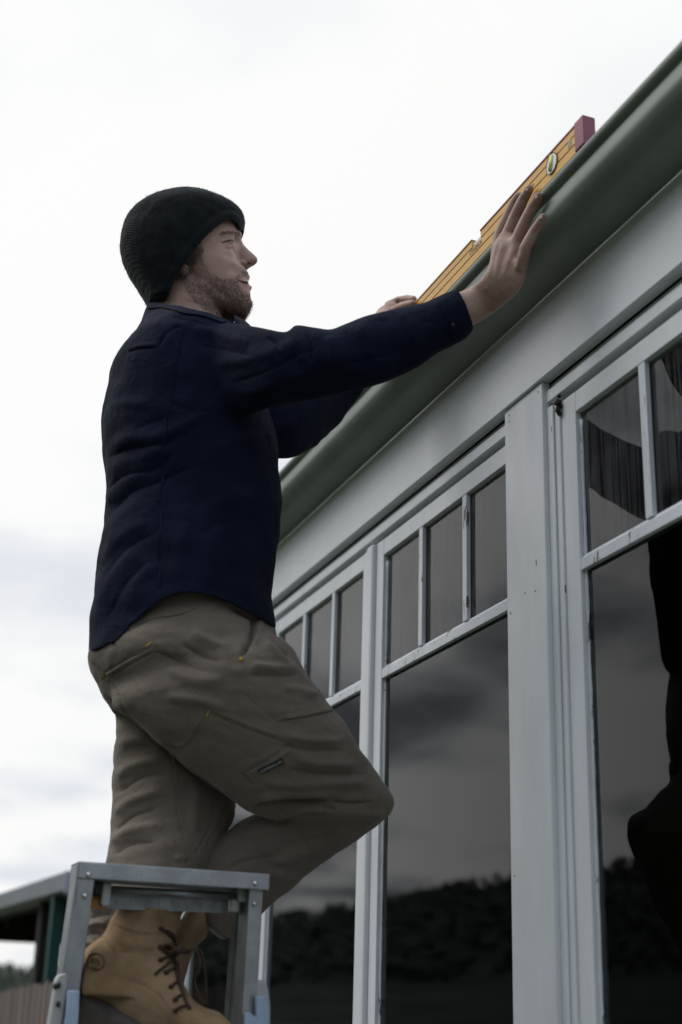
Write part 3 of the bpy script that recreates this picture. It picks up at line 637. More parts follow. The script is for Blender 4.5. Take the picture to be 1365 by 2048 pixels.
def skin():
    m = bpy.data.materials.new('skin'); m.use_nodes = True; n, l, b = nodes_of(m)
    tcn = n.new('ShaderNodeTexCoord'); nz = n.new('ShaderNodeTexNoise'); nz.inputs['Scale'].default_value = 28; nz.inputs['Detail'].default_value = 6; l.new(tcn.outputs['Object'], nz.inputs['Vector'])
    r = n.new('ShaderNodeValToRGB'); r.color_ramp.elements[0].position = 0.32; r.color_ramp.elements[1].position = 0.7
    r.color_ramp.elements[0].color = (0.335, 0.205, 0.163, 1); r.color_ramp.elements[1].color = (0.43, 0.285, 0.23, 1); l.new(nz.outputs['Fac'], r.inputs[0])
    at = n.new('ShaderNodeAttribute'); at.attribute_name = 'tone'
    sp_ = n.new('ShaderNodeSeparateColor'); l.new(at.outputs['Color'], sp_.inputs[0])
    sn = n.new('ShaderNodeTexNoise'); sn.inputs['Scale'].default_value = 420; sn.inputs['Detail'].default_value = 2; l.new(tcn.outputs['Object'], sn.inputs['Vector'])
    sr = n.new('ShaderNodeMapRange'); l.new(sn.outputs['Fac'], sr.inputs[0]); sr.inputs[1].default_value = 0.35; sr.inputs[2].default_value = 0.62; sr.inputs[3].default_value = 0.45; sr.inputs[4].default_value = 1.0
    ml = n.new('ShaderNodeMath'); ml.operation = 'MULTIPLY'; l.new(sp_.outputs[0], ml.inputs[0]); l.new(sr.outputs[0], ml.inputs[1])
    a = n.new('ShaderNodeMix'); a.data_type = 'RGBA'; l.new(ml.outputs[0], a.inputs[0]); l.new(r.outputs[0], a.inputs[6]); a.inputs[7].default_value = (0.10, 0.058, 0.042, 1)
    c = n.new('ShaderNodeMix'); c.data_type = 'RGBA'; l.new(sp_.outputs[1], c.inputs[0]); l.new(a.outputs[2], c.inputs[6]); c.inputs[7].default_value = (0.36, 0.15, 0.135, 1)
    l.new(c.outputs[2], b.inputs['Base Color']); b.inputs['Roughness'].default_value = 0.55; b.inputs['Specular IOR Level'].default_value = 0.35
    b.inputs['Subsurface Weight'].default_value = 0.12; b.inputs['Subsurface Radius'].default_value = (0.006, 0.003, 0.002)
    n2_ = n.new('ShaderNodeTexNoise'); n2_.inputs['Scale'].default_value = 260; n2_.inputs['Detail'].default_value = 3; l.new(tcn.outputs['Object'], n2_.inputs['Vector'])
    bp = n.new('ShaderNodeBump'); bp.inputs['Strength'].default_value = 0.3; bp.inputs['Distance'].default_value = 0.0012; l.new(n2_.outputs['Fac'], bp.inputs['Height']); l.new(bp.outputs[0], b.inputs['Normal'])
    return m
M_SKIN = skin()

K = 1.09
man = empty('person', (0.65, 2.72, ZSTEP), 'man in dark beanie, navy shirt and brown work trousers reaching up to the gutter', 'person')
DH = 2.62 * K; NH = hdir(430, 520)
def Hd(px, py, lat=0.0): return PD(px, py, DH - lat * K)
def both(px, py, lat):
    a = Hd(px, py, lat); return a, a + 2 * lat * K * NH
def dX(px, py, x): p = PX(px, py, x); return math.hypot(p[0], p[1])

# --- body: head, neck, trunk, arms and hands in one skin
B = MB(K)
loft(B, [(305, 432, 430, 424, 2.62, .045), (272, 446, 460, 432, 2.62, .066), (260, 460, 475, 449, 2.62, .074), (256, 472, 483, 471, 2.62, .0765), (262, 490, 481, 489, 2.62, .075), (272, 512, 478, 514, 2.62, .0735),
         (288, 532, 483, 537, 2.62, .0705), (305, 549, 497.5, 550, 2.62, .0675), (322, 564, 495.5, 564.5, 2.62, .064), (334, 575, 501, 577, 2.62, .0615), (346, 586, 501, 589, 2.62, .059), (362, 598, 503, 604, 2.62, .055), (388, 612, 502, 620, 2.62, .047), (420, 625, 486, 633, 2.62, .034)], sub=4, n=40, k=K)
loft(B, [(312, 545, 420, 560, 2.62, .058), (316, 590, 438, 612, 2.62, .060), (312, 640, 455, 665, 2.62, .066), (290, 690, 480, 700, 2.62, .085)], n=28, k=K)
loft(B, [(462, 484, 484, 480, 2.62, .0080), (466, 491, 487, 488, 2.62, .0078), (467, 499, 497, 499.5, 2.62, .0092), (468, 509, 508, 509.5, 2.62, .0115), (470, 518, 515.5, 518, 2.62, .0140), (473, 525, 514, 525.5, 2.62, .0148), (476, 532, 503, 532, 2.62, .0125), (480, 539, 496, 538, 2.62, .008)], sub=3, n=24, k=K)
for f in (1, -1):
    L = lambda px, py, lat: Hd(px, py, lat) if f == 1 else Hd(px, py, lat) + 2 * lat * K * NH
    B.ball(L(425, 522, .028), (.036, .036, .030), n=10)            # cheekbone
    B.caps([L(400, 572, .044), L(440, 600, .034), L(482, 614, .014)], [.018, .019, .018], 10)   # jaw
    B.caps([L(478, 470, .008), L(467, 470, .030), L(448, 474, .046)], [.0080, .0098, .0080], 8)  # brow
    B.ball(L(485, 526.5, .0120), (.0085, .0080, .0075), n=8); B.ball(L(456.5, 486, .0325), (.0128, .0128, .0112), n=10)        # nostril wing
    B.caps([L(480, 561, .0235), L(492, 556, .0125), L(496.8, 554.5, 0)], [.003, .0046, .0046], 8)
    B.caps([L(480, 563, .0235), L(494, 574, .0125), L(500.2, 575.5, 0)], [.003, .0048, .0052], 8)
    B.ball(L(468, 548, .026), (.013, .013, .012), n=6)
B.ball(Hd(493, 609), (.014, .018, .014), n=8)
B.ball(Hd(370, 540, .069), (.010, .008, .013), n=6)
B.k = 1.0
# trunk and arms under the shirt
loft(B, [(330, 640, 440, 660, 2.62, .07), (290, 720, 480, 730, 2.62, .15), (262, 800, 490, 800, 2.62, .17), (262, 900, 500, 900, 2.62, .155), (270, 1000, 505, 1000, 2.61, .14), (262, 1100, 490, 1100, 2.60, .14), (250, 1230, 490, 1220, 2.60, .145)], n=28, k=K)
loft(B, [(400, 700, 420, 800, 2.50, .055), (535, 690, 535, 780, 2.44, .048), (660, 690, 668, 760, 2.455, .042), (790, 645, 806, 725, 2.505, .036), (895, 604, 922, 664, 2.548, .031), (914, 589, 944, 650, 2.556, .030),
         (936, 579, 978, 631, dX(957, 605, 1.148), .027), (957, 565, 1012, 606, dX(985, 585, 1.160), .0245), (973, 543, 1044, 574, dX(1008, 558, 1.171), .0215), (982, 512, 1057, 530, dX(1020, 520, 1.181), .0185), (989, 486, 1063, 503, dX(1026, 495, 1.187), .0155), (996, 474, 1060, 490, dX(1028, 482, 1.192), .0095), (1003, 462, 1058, 478, dX(1030, 470, 1.199), .003)], n=24, k=[1.09, 1.07, 1.05, 1.025, 1.01, 1.005] + [1.0] * 7)
loft(B, [(430, 690, 430, 780, 3.03, .060), (520, 760, 495, 860, 2.90, .052), (620, 790, 610, 875, 2.97, .045), (700, 695, 708, 752, 3.13, .037), (742, 655, 760, 690, 3.12, .030), (754, 640, 770, 668, 3.04, .028)], n=20, k=1.0)
FING = [[(997, 474, 1.188), (1016, 432, 1.202), (1028, 407, 1.208), (1037, 392, 1.210)], [(1011, 480, 1.188), (1030.5, 434, 1.199), (1046.5, 399, 1.206), (1059, 379, 1.209)],
        [(1030, 488, 1.188), (1048.5, 448, 1.199), (1065.5, 413, 1.206), (1077.5, 394, 1.209)], [(1050, 497, 1.190), (1067.5, 465, 1.202), (1079.5, 447, 1.207), (1087, 435, 1.209)]]
FR = [[.0132, .0122, .0108, .0091], [.0144, .0136, .0120, .0102], [.0144, .0134, .0118, .0101], [.0128, .0117, .0105, .0090]]
META = [(991, 520, 1.180), (1008, 525, 1.180), (1025, 528, 1.180), (1039, 534, 1.189)]
for mp_, fp, fr in zip(META, FING, FR): B.caps([PX(*mp_)] + [PX(*p) for p in fp], [fr[0] * .85] + fr, 10)
B.caps([PX(985, 560, 1.180), PX(994, 522, 1.198), PX(1003, 497, 1.207)], [.014, .0105, .0085], 10)
LH = lambda px, py, x: PX(px, py, x)
B.caps([PD(757, 652, 3.03), LH(772, 630, 1.185), LH(784, 618, 1.205)], [.026, .025, .020], 12)
B.caps([LH(778, 611, 1.225), LH(798, 600.5, 1.258), LH(815, 597, 1.262), LH(828, 598, 1.262)], [.0125, .0112, .0098, .0088], 10)
B.caps([LH(775, 622, 1.225), LH(800, 612, 1.262), LH(828, 611, 1.264)], [.0125, .011, .009], 10)
B.caps([LH(776, 634, 1.215), LH(800, 626, 1.262), LH(826, 624, 1.264)], [.012, .010, .009], 10)
B.caps([LH(778, 628, 1.195), LH(800, 615, 1.205), LH(815, 609, 1.211), LH(826, 606, 1.212)], [.0145, .0115, .0105, .0085], 10)
me = fuse(B, 0.0023, 5)
relax(me, [(Hd(430, 540, .06), .050), (Hd(400, 590, .05), .045), (Hd(430, 620, .03), .035), (PX(1014, 525, 1.172), .042), (PX(1000, 480, 1.18), .020), (PX(1022, 485, 1.18), .022), (PX(1045, 495, 1.18), .020)], 30)
# eye sockets, mouth corners, tendons, creases
V = coords(me)
def dent(px, py, lat, rad, amt, dirn):
    global V
    for k, c in enumerate(both(px, py, lat)):
        d2 = ((V - c) ** 2).sum(1); V = V + np.exp(-d2 / rad ** 2)[:, None] * np.array(dirn) * amt
FWD = np.array([NH[1], -NH[0], 0.0])
dent(473.5, 480, .022, .0100, -.0150, FWD); dent(471, 490, .026, .008, -.003, FWD); dent(468, 500, .036, .010, -.0015, FWD)
setco(me, V)
hand_lines = [([(990, 560), (998, 515), (1008, 482)], 4.5, .0014), ([(1005, 560), (1018, 520), (1030, 490)], 4.5, .0014), ([(1024, 560), (1038, 525), (1049, 500)], 4.5, .0013), ([(978, 560), (986, 515), (996, 478)], 4, .0012),
              ([(1013, 552), (1024, 520), (1040, 497)], 3, -.0010), ([(996, 555), (1008, 515), (1019, 488)], 3, -.0010),
              ([(1025, 437), (1036, 431)], 2.4, -.0013), ([(1027, 442), (1038, 436)], 2.2, -.0009), ([(1045, 453), (1056, 446)], 2.2, -.0009), ([(1063, 470), (1073, 463)], 2.2, -.0009), ([(1042, 402), (1051, 397)], 2, -.0008), ([(1062, 417), (1072, 411)], 2, -.0008),
              ([(955, 572), (985, 600), (1010, 618)], 5, -.0012), ([(962, 585), (975, 575)], 5, .001), ([(1000, 585), (1030, 570)], 7, .0015)]
face_lines = [([(449, 496), (458, 499), (470, 497)], 3, -.0014), ([(486, 528), (481, 540), (474, 556)], 4, -.0016), ([(484, 520), (486, 527), (492, 533)], 2.5, -.0016), ([(446, 480), (454, 477), (464, 476)], 2.6, -.0016), ([(436, 486), (446, 487)], 2, -.0008), ([(452, 491), (460, 493), (468, 491)], 2.6, .0012), ([(467, 500), (473, 512), (476, 528)], 3, -.0016), ([(460, 502), (467, 514), (470, 530)], 5, .0014),
              ([(446, 506), (463, 508), (474, 505)], 4, -.0008), ([(470, 580), (476, 592), (490, 596)], 4, -.0012), ([(440, 470), (455, 465), (470, 466)], 4, .0012), ([(476, 466), (478, 474)], 2, -.001),
              ([(397, 560), (410, 592), (450, 618)], 9, .0015), ([(360, 600), (395, 606), (430, 622)], 6, -.002)]
sculpt(me, hand_lines + face_lines)
V = coords(me); P = proj(V)
NEAR = V.copy(); lat = (V - Hd(430, 520)) @ NH; far_ = lat > 0; NEAR[far_] -= 2 * lat[far_][:, None] * NH; PN = proj(NEAR)
beard_poly = [(366, 500), (386, 486), (402, 494), (407, 520), (421, 545), (444, 556), (468, 556), (474, 549), (484, 543), (500, 542), (506, 552), (490, 556), (478, 563), (482, 574), (492, 584), (510, 588), (515, 635), (470, 648), (420, 632), (392, 606), (372, 580), (358, 548)]
inb = inpoly(PN, beard_poly); dist, _, _ = polydist(PN, beard_poly + [beard_poly[0]])
soft = np.where(inb, 0.5 + dist / 14, 0.5 - dist / 14).clip(0, 1)
face_zone = (np.linalg.norm(V - Hd(420, 540), axis=1) < 0.17)
dens = soft * face_zone * np.interp(PN[:, 1], [490, 545, 575, 620], [0.62, 0.55, 0.8, 0.95])
neckst = np.exp(-((PN[:, 0] - 405) / 35) ** 2 - ((PN[:, 1] - 610) / 16) ** 2) * 0.5 * face_zone
tone_r = np.maximum(dens * 0.84, neckst)
lipd = np.minimum(polydist(PN, [(481, 560), (492, 556), (503, 555)])[0], polydist(PN, [(482, 566), (494, 575), (506, 577)])[0])
tone_g = np.exp(-(lipd / 4.0) ** 2) * 0.5 * face_zone * (PN[:, 0] > 478)
tone_g = np.maximum(tone_g, 0.55 * np.exp(-((PN[:, 0] - 508) / 11) ** 2 - ((PN[:, 1] - 520) / 11) ** 2) * face_zone)
tone_r = np.maximum(tone_r, 0.62 * np.exp(-(polydist(PN, [(444, 472), (455, 467.5), (468, 466.5), (479, 469)])[0] / 3.2) ** 2) * face_zone)  # brow hair, plus socket shade painted into the skin tone
tone_r = np.maximum(tone_r, 0.45 * np.exp(-(polydist(PN, [(447, 484), (456, 480.5), (467, 480)])[0] / 2.6) ** 2) * face_zone)  # lid crease shade painted into the skin tone
tone_r = tone_r * (1 - np.clip(tone_g * 1.5, 0, 1) * (PN[:, 1] > 545))
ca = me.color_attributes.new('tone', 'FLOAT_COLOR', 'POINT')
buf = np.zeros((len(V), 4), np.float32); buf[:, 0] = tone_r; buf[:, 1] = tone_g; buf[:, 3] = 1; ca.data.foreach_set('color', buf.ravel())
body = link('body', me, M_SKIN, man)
me.polygons.foreach_set('use_smooth', [True] * len(me.polygons))
# eyes: eyeball just breaking the lids, dark lash line above it
skin_tmp = BVHTree.FromPolygons([v.co for v in me.vertices], [tuple(p.vertices) for p in me.polygons])
def onskin(px, py, up):
    r = ray(px, py); r = r / np.linalg.norm(r); h = skin_tmp.ray_cast(Vector(EYE), Vector(r))
    if h[0] is None: return Hd(px - 2, py, .012)
    return np.array(h[0]) + np.array(h[1]) * up
def mirror(p): return p - 2 * NH * ((p - Hd(430, 520)) @ NH)
for f in (0, 1):
    q = (lambda p: p) if f == 0 else mirror
    MB().ball(q(onskin(462.2, 484.4, -.0016)), (.0052, .0052, .0027), n=10).build('eye', M_EYE, body, smooth=True)
    MB().ball(q(onskin(464.4, 484.0, -.0008)), (.0030, .0030, .0027), n=8).build('iris', M_IRIS, body, smooth=True)
    MB().tube([q(onskin(*s_)) for s_ in ((443, 485.5, 0), (448, 484.0, .0003), (453, 482.2, .0007), (458, 481.2, .0010), (463, 481.0, .0010), (467, 482.6, .0004))], [.0005, .0014, .0021, .0025, .0025, .0013], 6).build('lash_line', M_HAIR, body, smooth=True)
    MB().tube([q(onskin(*s_)) for s_ in ((452, 487.4, -.0002), (458, 488.0, .0003), (464, 487.4, .0003), (468, 486.0, 0))], [.0004, .0011, .0012, .0006], 6).build('eyelid', M_SKIN, body, smooth=True)
for f in (0, 1):
    q = (lambda p: p) if f == 0 else mirror
    MB().tube([q(onskin(*s_)) for s_ in ((475.5, 559.3, 0), (480, 561.5, .0002), (485, 563.5, .0006), (490, 565, .0010), (494, 566, .0012), (496.5, 566.5, .0008))], [.0006, .0013, .0019, .0023, .0022, .0012], 8).build('mouth', M_MOUTH, body, smooth=True)
    MB().tube([q(onskin(*s_)) for s_ in ((484, 561.6, .0016), (488, 562.6, .0030), (492, 563.2, .0038), (495, 563.6, .0036))], [.0008, .0017, .0019, .0012], 8).build('teeth', M_TOOTH, body, smooth=True)
MB().ball(Hd(499.5, 527.0, .0125), (.0048, .003, .0018), n=6).build('nostril', M_MOUTH, body, smooth=True)
for fp, fr in zip(FING[1:], FR[1:]):
    a, b_ = PX(*fp[2]), PX(*fp[3]); ax = (b_ - a) / np.linalg.norm(b_ - a); vw_ = EYE - b_; vw_ /= np.linalg.norm(vw_); e3 = vw_ - ax * (vw_ @ ax); e3 /= np.linalg.norm(e3); e2 = np.cross(ax, e3)
    e3 = e3 * .8 + np.array([-.6, 0, 0]); e3 /= np.linalg.norm(e3); e2 = np.cross(ax, e3)
    MB().ball(b_ + ax * fr[3] * .15 + e3 * fr[3] * .80, (fr[3] * .95, fr[3] * .68, fr[3] * .26), (ax, e2, e3), n=6).build('fingernail', M_NAIL, body, smooth=True)

def surface(o):
    d = o.data; return BVHTree.FromPolygons([v.co for v in d.vertices], [tuple(p.vertices) for p in d.polygons])
def hit(bvh, px, py):
    r = ray(px, py); r = r / np.linalg.norm(r); h = bvh.ray_cast(Vector(EYE), Vector(r)); return (np.array(h[0]), np.array(h[1])) if h[0] is not None else (None, None)
skin_bvh = surface(body)
def strands(name, n, poly, length, direction, width, keep=None, jitter=0.45, lift=0.4):
    """short hairs grown from the skin inside an outline (both cheeks)"""
    v = []; f = []; lo = np.min(poly, 0); hi = np.max(poly, 0); cand = lo + (hi - lo) * rng.random((n * 6, 2)); cand = cand[inpoly(cand, poly)]
    if keep is not None: cand = cand[rng.random(len(cand)) < keep(cand.T)]
    for p in cand[:n]:
        c, nr = hit(skin_bvh, p[0], p[1])
        if c is None: continue
        ln = length * rng.uniform(.5, 1.25); dv = np.array(direction(p), float) + rng.normal(0, jitter, 3) + nr * lift
        dv -= nr * min(0, dv @ nr); dv /= np.linalg.norm(dv); sd_ = np.cross(dv, (c - EYE)); sd_ /= np.linalg.norm(sd_)
        for mirror in (0, 1):
            q = [c - sd_ * width, c + sd_ * width, c + dv * ln * .6 + sd_ * width * .6, c + dv * ln * .6 - sd_ * width * .6, c + dv * ln - nr * ln * .15]
            if mirror:
                q = [x + 2 * NH * (-(x - Hd(430, 520)) @ NH) for x in q]
            b = len(v); v += q; f += [(b, b + 1, b + 2, b + 3), (b + 3, b + 2, b + 4)]
    return link(name, mesh_of(name, v, f, False), M_HAIR, body)
DN = np.array([0, 0, -1.0])
strands('beard', 4600, beard_poly, .0072, lambda p: DN + FWD * 0.45, .00021, jitter=.38, lift=.22, keep=lambda p: np.interp(p[1], [490, 550, 575, 610], [.55, .45, .8, 1.0]))
strands('moustache', 90, [(470, 556), (476, 547), (486, 542), (502, 543), (502, 549), (490, 551), (478, 557)], .0045, lambda p: DN + FWD * 0.5, .00022)
strands('eyebrow', 260, [(438, 473), (446, 465), (462, 463), (480, 467), (481, 472), (462, 469), (446, 471)], .007, lambda p: -FWD * 0.9 + np.array([0, 0, .35]), .00024, jitter=.25, lift=.25)
strands('hair', 330, [(358, 560), (352, 545), (372, 520), (388, 500), (404, 488), (410, 498), (396, 520), (378, 552)], .020, lambda p: DN + FWD * -0.15, .0003, jitter=.35, lift=.5)

# --- beanie
H = MB()
loft(H, [(340, 402, 385, 400, 2.62, .02), (298, 406, 424, 402, 2.62, .058), (262, 428, 468, 420, 2.62, .087), (246, 455, 489, 440, 2.62, .0985), (240, 491, 486, 476, 2.62, .101), (243.5, 517, 472, 524, 2.62, .099), (254, 540, 445, 566, 2.62, .094), (270, 565, 410, 592, 2.62, .086), (287, 590, 380, 612, 2.62, .078), (299, 609, 362, 630, 2.62, .072)], sub=4, n=44, k=K)
me = fuse(H, 0.0035, 4)
keep_poly = [(505, 466), (493, 464), (482, 459.5), (475, 446), (466, 440), (450, 442), (430, 456), (406, 479), (388, 505), (371, 525), (352, 556), (338, 588), (330, 607), (322, 613), (60, 613), (60, 300), (560, 300)]
def hat_keep(c):
    lat = (c - Hd(430, 520)) @ NH; c2 = c.copy(); k = lat > 0; c2[k] -= 2 * lat[k][:, None] * NH; return inpoly(proj(c2), keep_poly)
cut(me, hat_keep); ripple(me, 22, .0022); ripple(me, 60, .0008, seed=4)
sculpt(me, [([(488, 452), (472, 432), (450, 431), (424, 447), (400, 470), (380, 497), (362, 520), (342, 553), (326, 590)], 6, .0035), ([(484, 440), (468, 420), (444, 421), (414, 438), (388, 463), (366, 490), (346, 515), (326, 552)], 5, -.002),
            ([(300, 400), (330, 430), (360, 480)], 16, .002), ([(250, 480), (285, 530), (315, 575)], 14, .002), ([(360, 385), (420, 405), (455, 425)], 10, -.0015)])
M_KNIT = mat('dark_knit', (0.0042, 0.0070, 0.0085), rough=0.95, col2=(0.0075, 0.0118, 0.0140), vscale=25, spec=0.1, sheen=0.12); n, l, b = nodes_of(M_KNIT)
tcn = n.new('ShaderNodeTexCoord'); mp = n.new('ShaderNodeMapping'); mp.inputs['Rotation'].default_value = (0, math.radians(-38), math.radians(10)); l.new(tcn.outputs['Object'], mp.inputs[0])
wv = n.new('ShaderNodeTexWave'); wv.bands_direction = 'Z'; wv.inputs['Scale'].default_value = 62; wv.inputs['Distortion'].default_value = 1.2; wv.inputs['Detail'].default_value = 2; wv.inputs['Detail Scale'].default_value = 6; l.new(mp.outputs[0], wv.inputs['Vector'])
bp = n.new('ShaderNodeBump'); bp.inputs['Strength'].default_value = 0.3; bp.inputs['Distance'].default_value = 0.003; l.new(wv.outputs['Fac'], bp.inputs['Height']); l.new(bp.outputs[0], b.inputs['Normal'])
hat = link('beanie', me, M_KNIT, man); me.polygons.foreach_set('use_smooth', [True] * len(me.polygons))
md = hat.modifiers.new('t', 'SOLIDIFY'); md.thickness = 0.006; md.offset = -1
# wool fuzz on the beanie
v = []; f = []; Vh = coords(me); Nh = normals(me)
for i in rng.integers(0, len(Vh), 4500):
    c, nr = Vh[i], Nh[i]; dv = nr * .6 + rng.normal(0, .6, 3); dv /= np.linalg.norm(dv); s_ = np.cross(dv, rng.normal(0, 1, 3)); s_ /= np.linalg.norm(s_); ln = rng.uniform(.003, .009)
    b = len(v); v += [c - s_ * .00018, c + s_ * .00018, c + dv * ln]; f.append((b, b + 1, b + 2))
link('wool_fuzz', mesh_of('wool_fuzz', v, f, False), M_KNIT, hat)

# --- shirt
S = MB()
loft(S, [(300, 598, 450, 632, 2.62, .066), (299, 608, 456, 645, 2.62, .070), (290, 629, 480, 664, 2.62, .098), (264, 688, 512, 690, 2.62, .165), (241, 716, 528, 725, 2.62, .200), (218, 757, 535, 775, 2.62, .212), (206, 850, 538, 835, 2.62, .207), (206, 925, 556, 910, 2.615, .197), (211, 1000, 563, 1000, 2.61, .187), (204, 1075, 558, 1070, 2.605, .180), (190, 1150, 549, 1140, 2.60, .182), (183, 1210, 543, 1200, 2.60, .188), (177, 1290, 549, 1252, 2.60, .194), (172, 1330, 550, 1290, 2.60, .196)], n=48, sq=2.15, k=K)
loft(S, [(330, 690, 370, 810, 2.55, .060), (400, 668, 430, 855, 2.505, .080), (463, 655, 478, 838, 2.46, .078), (536, 668, 536, 808, 2.43, .071), (572, 671, 576, 800, 2.430, .068), (588, 655, 600, 795, 2.432, .067), (612, 655, 622, 792, 2.435, .066), (660, 665, 672, 783, 2.447, .061), (712, 646, 732, 772, 2.465, .057), (782, 624, 802, 746, 2.50, .051), (850, 610, 864, 713, 2.53, .045), (893, 595, 924, 679, 2.548, .040), (912, 585, 947, 655, 2.556, .0375)], n=36, k=[1.09, 1.085, 1.075, 1.06, 1.055, 1.052, 1.048, 1.04, 1.03, 1.02, 1.008, 1.003, 1.0])
loft(S, [(430, 670, 425, 820, 3.03, .084), (505, 725, 470, 880, 2.94, .078), (565, 765, 540, 909, 2.90, .071), (635, 765, 615, 900, 2.97, .065), (690, 715, 690, 832, 3.12, .057), (732, 665, 742, 752, 3.15, .048), (757, 634, 776, 676, 3.08, .036)], n=32, k=1.0)
me = fuse(S, 0.0035, 9)
relax(me, [(PD(400, 720, 2.50 * K), .15), (PD(440, 830, 2.52 * K), .12), (PD(350, 680, 2.5 * K), .10)], 120)
hem = [(120, 1310), (172, 1299), (186, 1301), (206, 1300), (222, 1292), (238, 1273), (256, 1251), (280, 1229), (314, 1205), (345, 1190), (371, 1185), (400, 1186), (427, 1192), (450, 1199), (473, 1210), (509, 1229), (548, 1254), (620, 1262)]
cuff_line = [(905, 540), (913, 583), (924, 594), (934, 610), (941, 634), (948, 656), (952, 700)]
NECK = [(285, 606), (300, 606), (330, 606), (350, 610), (370, 616), (406, 621), (428, 628), (458, 641), (470, 650)]
cuffC = (PD(912, 585, 2.556) + PD(947, 655, 2.556)) / 2
def shirt_keep(c):
    p = proj(c); k = p[:, 1] < np.interp(p[:, 0], [h[0] for h in hem], [h[1] for h in hem])
    k &= ~((p[:, 0] > 860) & (p[:, 0] > np.interp(p[:, 1], [q[1] for q in cuff_line], [q[0] for q in cuff_line])))
    k &= ~((np.linalg.norm(c - PD(770, 652, 3.04), axis=1) < .06) & (p[:, 0] > 764))
    lat = (c - Hd(430, 520)) @ NH; c2 = c.copy(); q = lat > 0; c2[q] -= 2 * lat[q][:, None] * NH; p2_ = proj(c2)
    k &= ~((p2_[:, 0] > 285) & (p2_[:, 0] < 470) & (p2_[:, 1] < np.interp(p2_[:, 0], [n_[0] for n_ in NECK], [n_[1] for n_ in NECK])))
    return k
cut(me, shirt_keep)
ripple(me, 7, .0065, (1, 1, 1.6)); ripple(me, 16, .0030, (1, 1, 1.5), 5.0); ripple(me, 45, .0007, (1, 1, 1), 3.0)
F_ = [ # back and flank: creases sweeping from the lower back up to the armpit
 ([(208, 905), (255, 880), (318, 872), (390, 838), (440, 800)], 12, .0055), ([(213, 918), (258, 898), (322, 888), (372, 866)], 7, -.0065), ([(209, 962), (240, 930), (292, 915), (330, 880)], 14, .005), ([(213, 984), (250, 952), (310, 938), (352, 900)], 7, -.006),
 ([(210, 1012), (246, 968), (300, 940)], 12, .006), ([(222, 1030), (262, 985), (318, 962), (392, 930)], 7, -.006), ([(215, 815), (262, 806), (300, 812)], 9, .003), ([(330, 800), (382, 822), (430, 822)], 10, -.004), ([(270, 860), (310, 842), (338, 840)], 7, -.003),
 ([(228, 760), (250, 800), (258, 850)], 12, .003), ([(205, 1085), (235, 1040), (290, 1000)], 14, .005), ([(196, 1140), (230, 1085), (300, 1040)], 12, .005), ([(210, 1160), (250, 1100), (310, 1065)], 9, -.0045), ([(193, 1230), (225, 1150), (280, 1100)], 13, .005),
 ([(215, 1240), (250, 1170), (300, 1120)], 9, -.004), ([(255, 1225), (275, 1165), (310, 1130)], 12, .004), ([(330, 830), (326, 950), (322, 1050), (318, 1180)], 4, -.0020), ([(352, 1170), (360, 1100), (372, 1040)], 14, .0035), ([(420, 1180), (425, 1110), (440, 1050)], 14, .0035), ([(490, 1200), (500, 1130), (505, 1060)], 13, .0035),
 ([(455, 1190), (465, 1120)], 9, -.003), ([(535, 860), (548, 900), (556, 960)], 6, .004), ([(400, 1030), (450, 1000), (520, 990)], 14, .004), ([(390, 1075), (450, 1045), (530, 1040)], 12, -.0035), ([(430, 900), (480, 880), (535, 870)], 14, .004),
 # yoke seam and shoulder
 ([(256, 703), (280, 696), (313, 694)], 3, -.0028), ([(258, 700), (284, 692), (313, 690)], 3, .0022), ([(313, 694), (330, 672), (350, 655), (368, 652)], 3.2, -.0025), ([(368, 652), (362, 690), (352, 740), (345, 800)], 4, -.0025), ([(310, 640), (330, 660), (345, 690)], 8, .003), ([(322, 625), (370, 640), (420, 650)], 6, -.002),
 # sleeve
 ([(380, 660), (440, 668), (500, 690)], 10, .004), ([(395, 690), (450, 700), (520, 716)], 9, -.004), ([(420, 730), (490, 720), (560, 700), (600, 680)], 11, .005), ([(450, 770), (520, 748), (590, 715), (640, 690)], 10, -.0045), ([(470, 790), (540, 775), (620, 740)], 11, .0045),
 ([(536, 672), (555, 690), (560, 720)], 6, -.0045), ([(578, 656), (598, 690), (604, 730)], 8, .006), ([(612, 660), (622, 690), (622, 730)], 6, -.0045), ([(655, 672), (664, 700), (662, 745)], 8, .0045), ([(690, 655), (702, 690), (706, 735)], 7, -.004), ([(716, 645), (735, 680), (745, 720)], 9, .004),
 ([(758, 632), (776, 660), (786, 705)], 7, -.0035), ([(800, 622), (822, 650), (832, 695)], 9, .003), ([(690, 730), (760, 715), (830, 690)], 9, -.003), ([(877, 602), (892, 640), (902, 688)], 3, -.002), ([(882, 600), (898, 640), (908, 684)], 4, .0018), ([(845, 640), (870, 648)], 5, -.002)]
sculpt(me, [(a_, b_ * (1.15 if b_ > 6.5 else 1), c_ * (1.05 if b_ > 6.5 else 1.35)) for a_, b_, c_ in F_])
shirt = link('shirt', me, M_SHIRT, man); me.polygons.foreach_set('use_smooth', [True] * len(me.polygons))
md = shirt.modifiers.new('t', 'SOLIDIFY'); md.thickness = 0.0022; md.offset = -1
sb = surface(shirt)
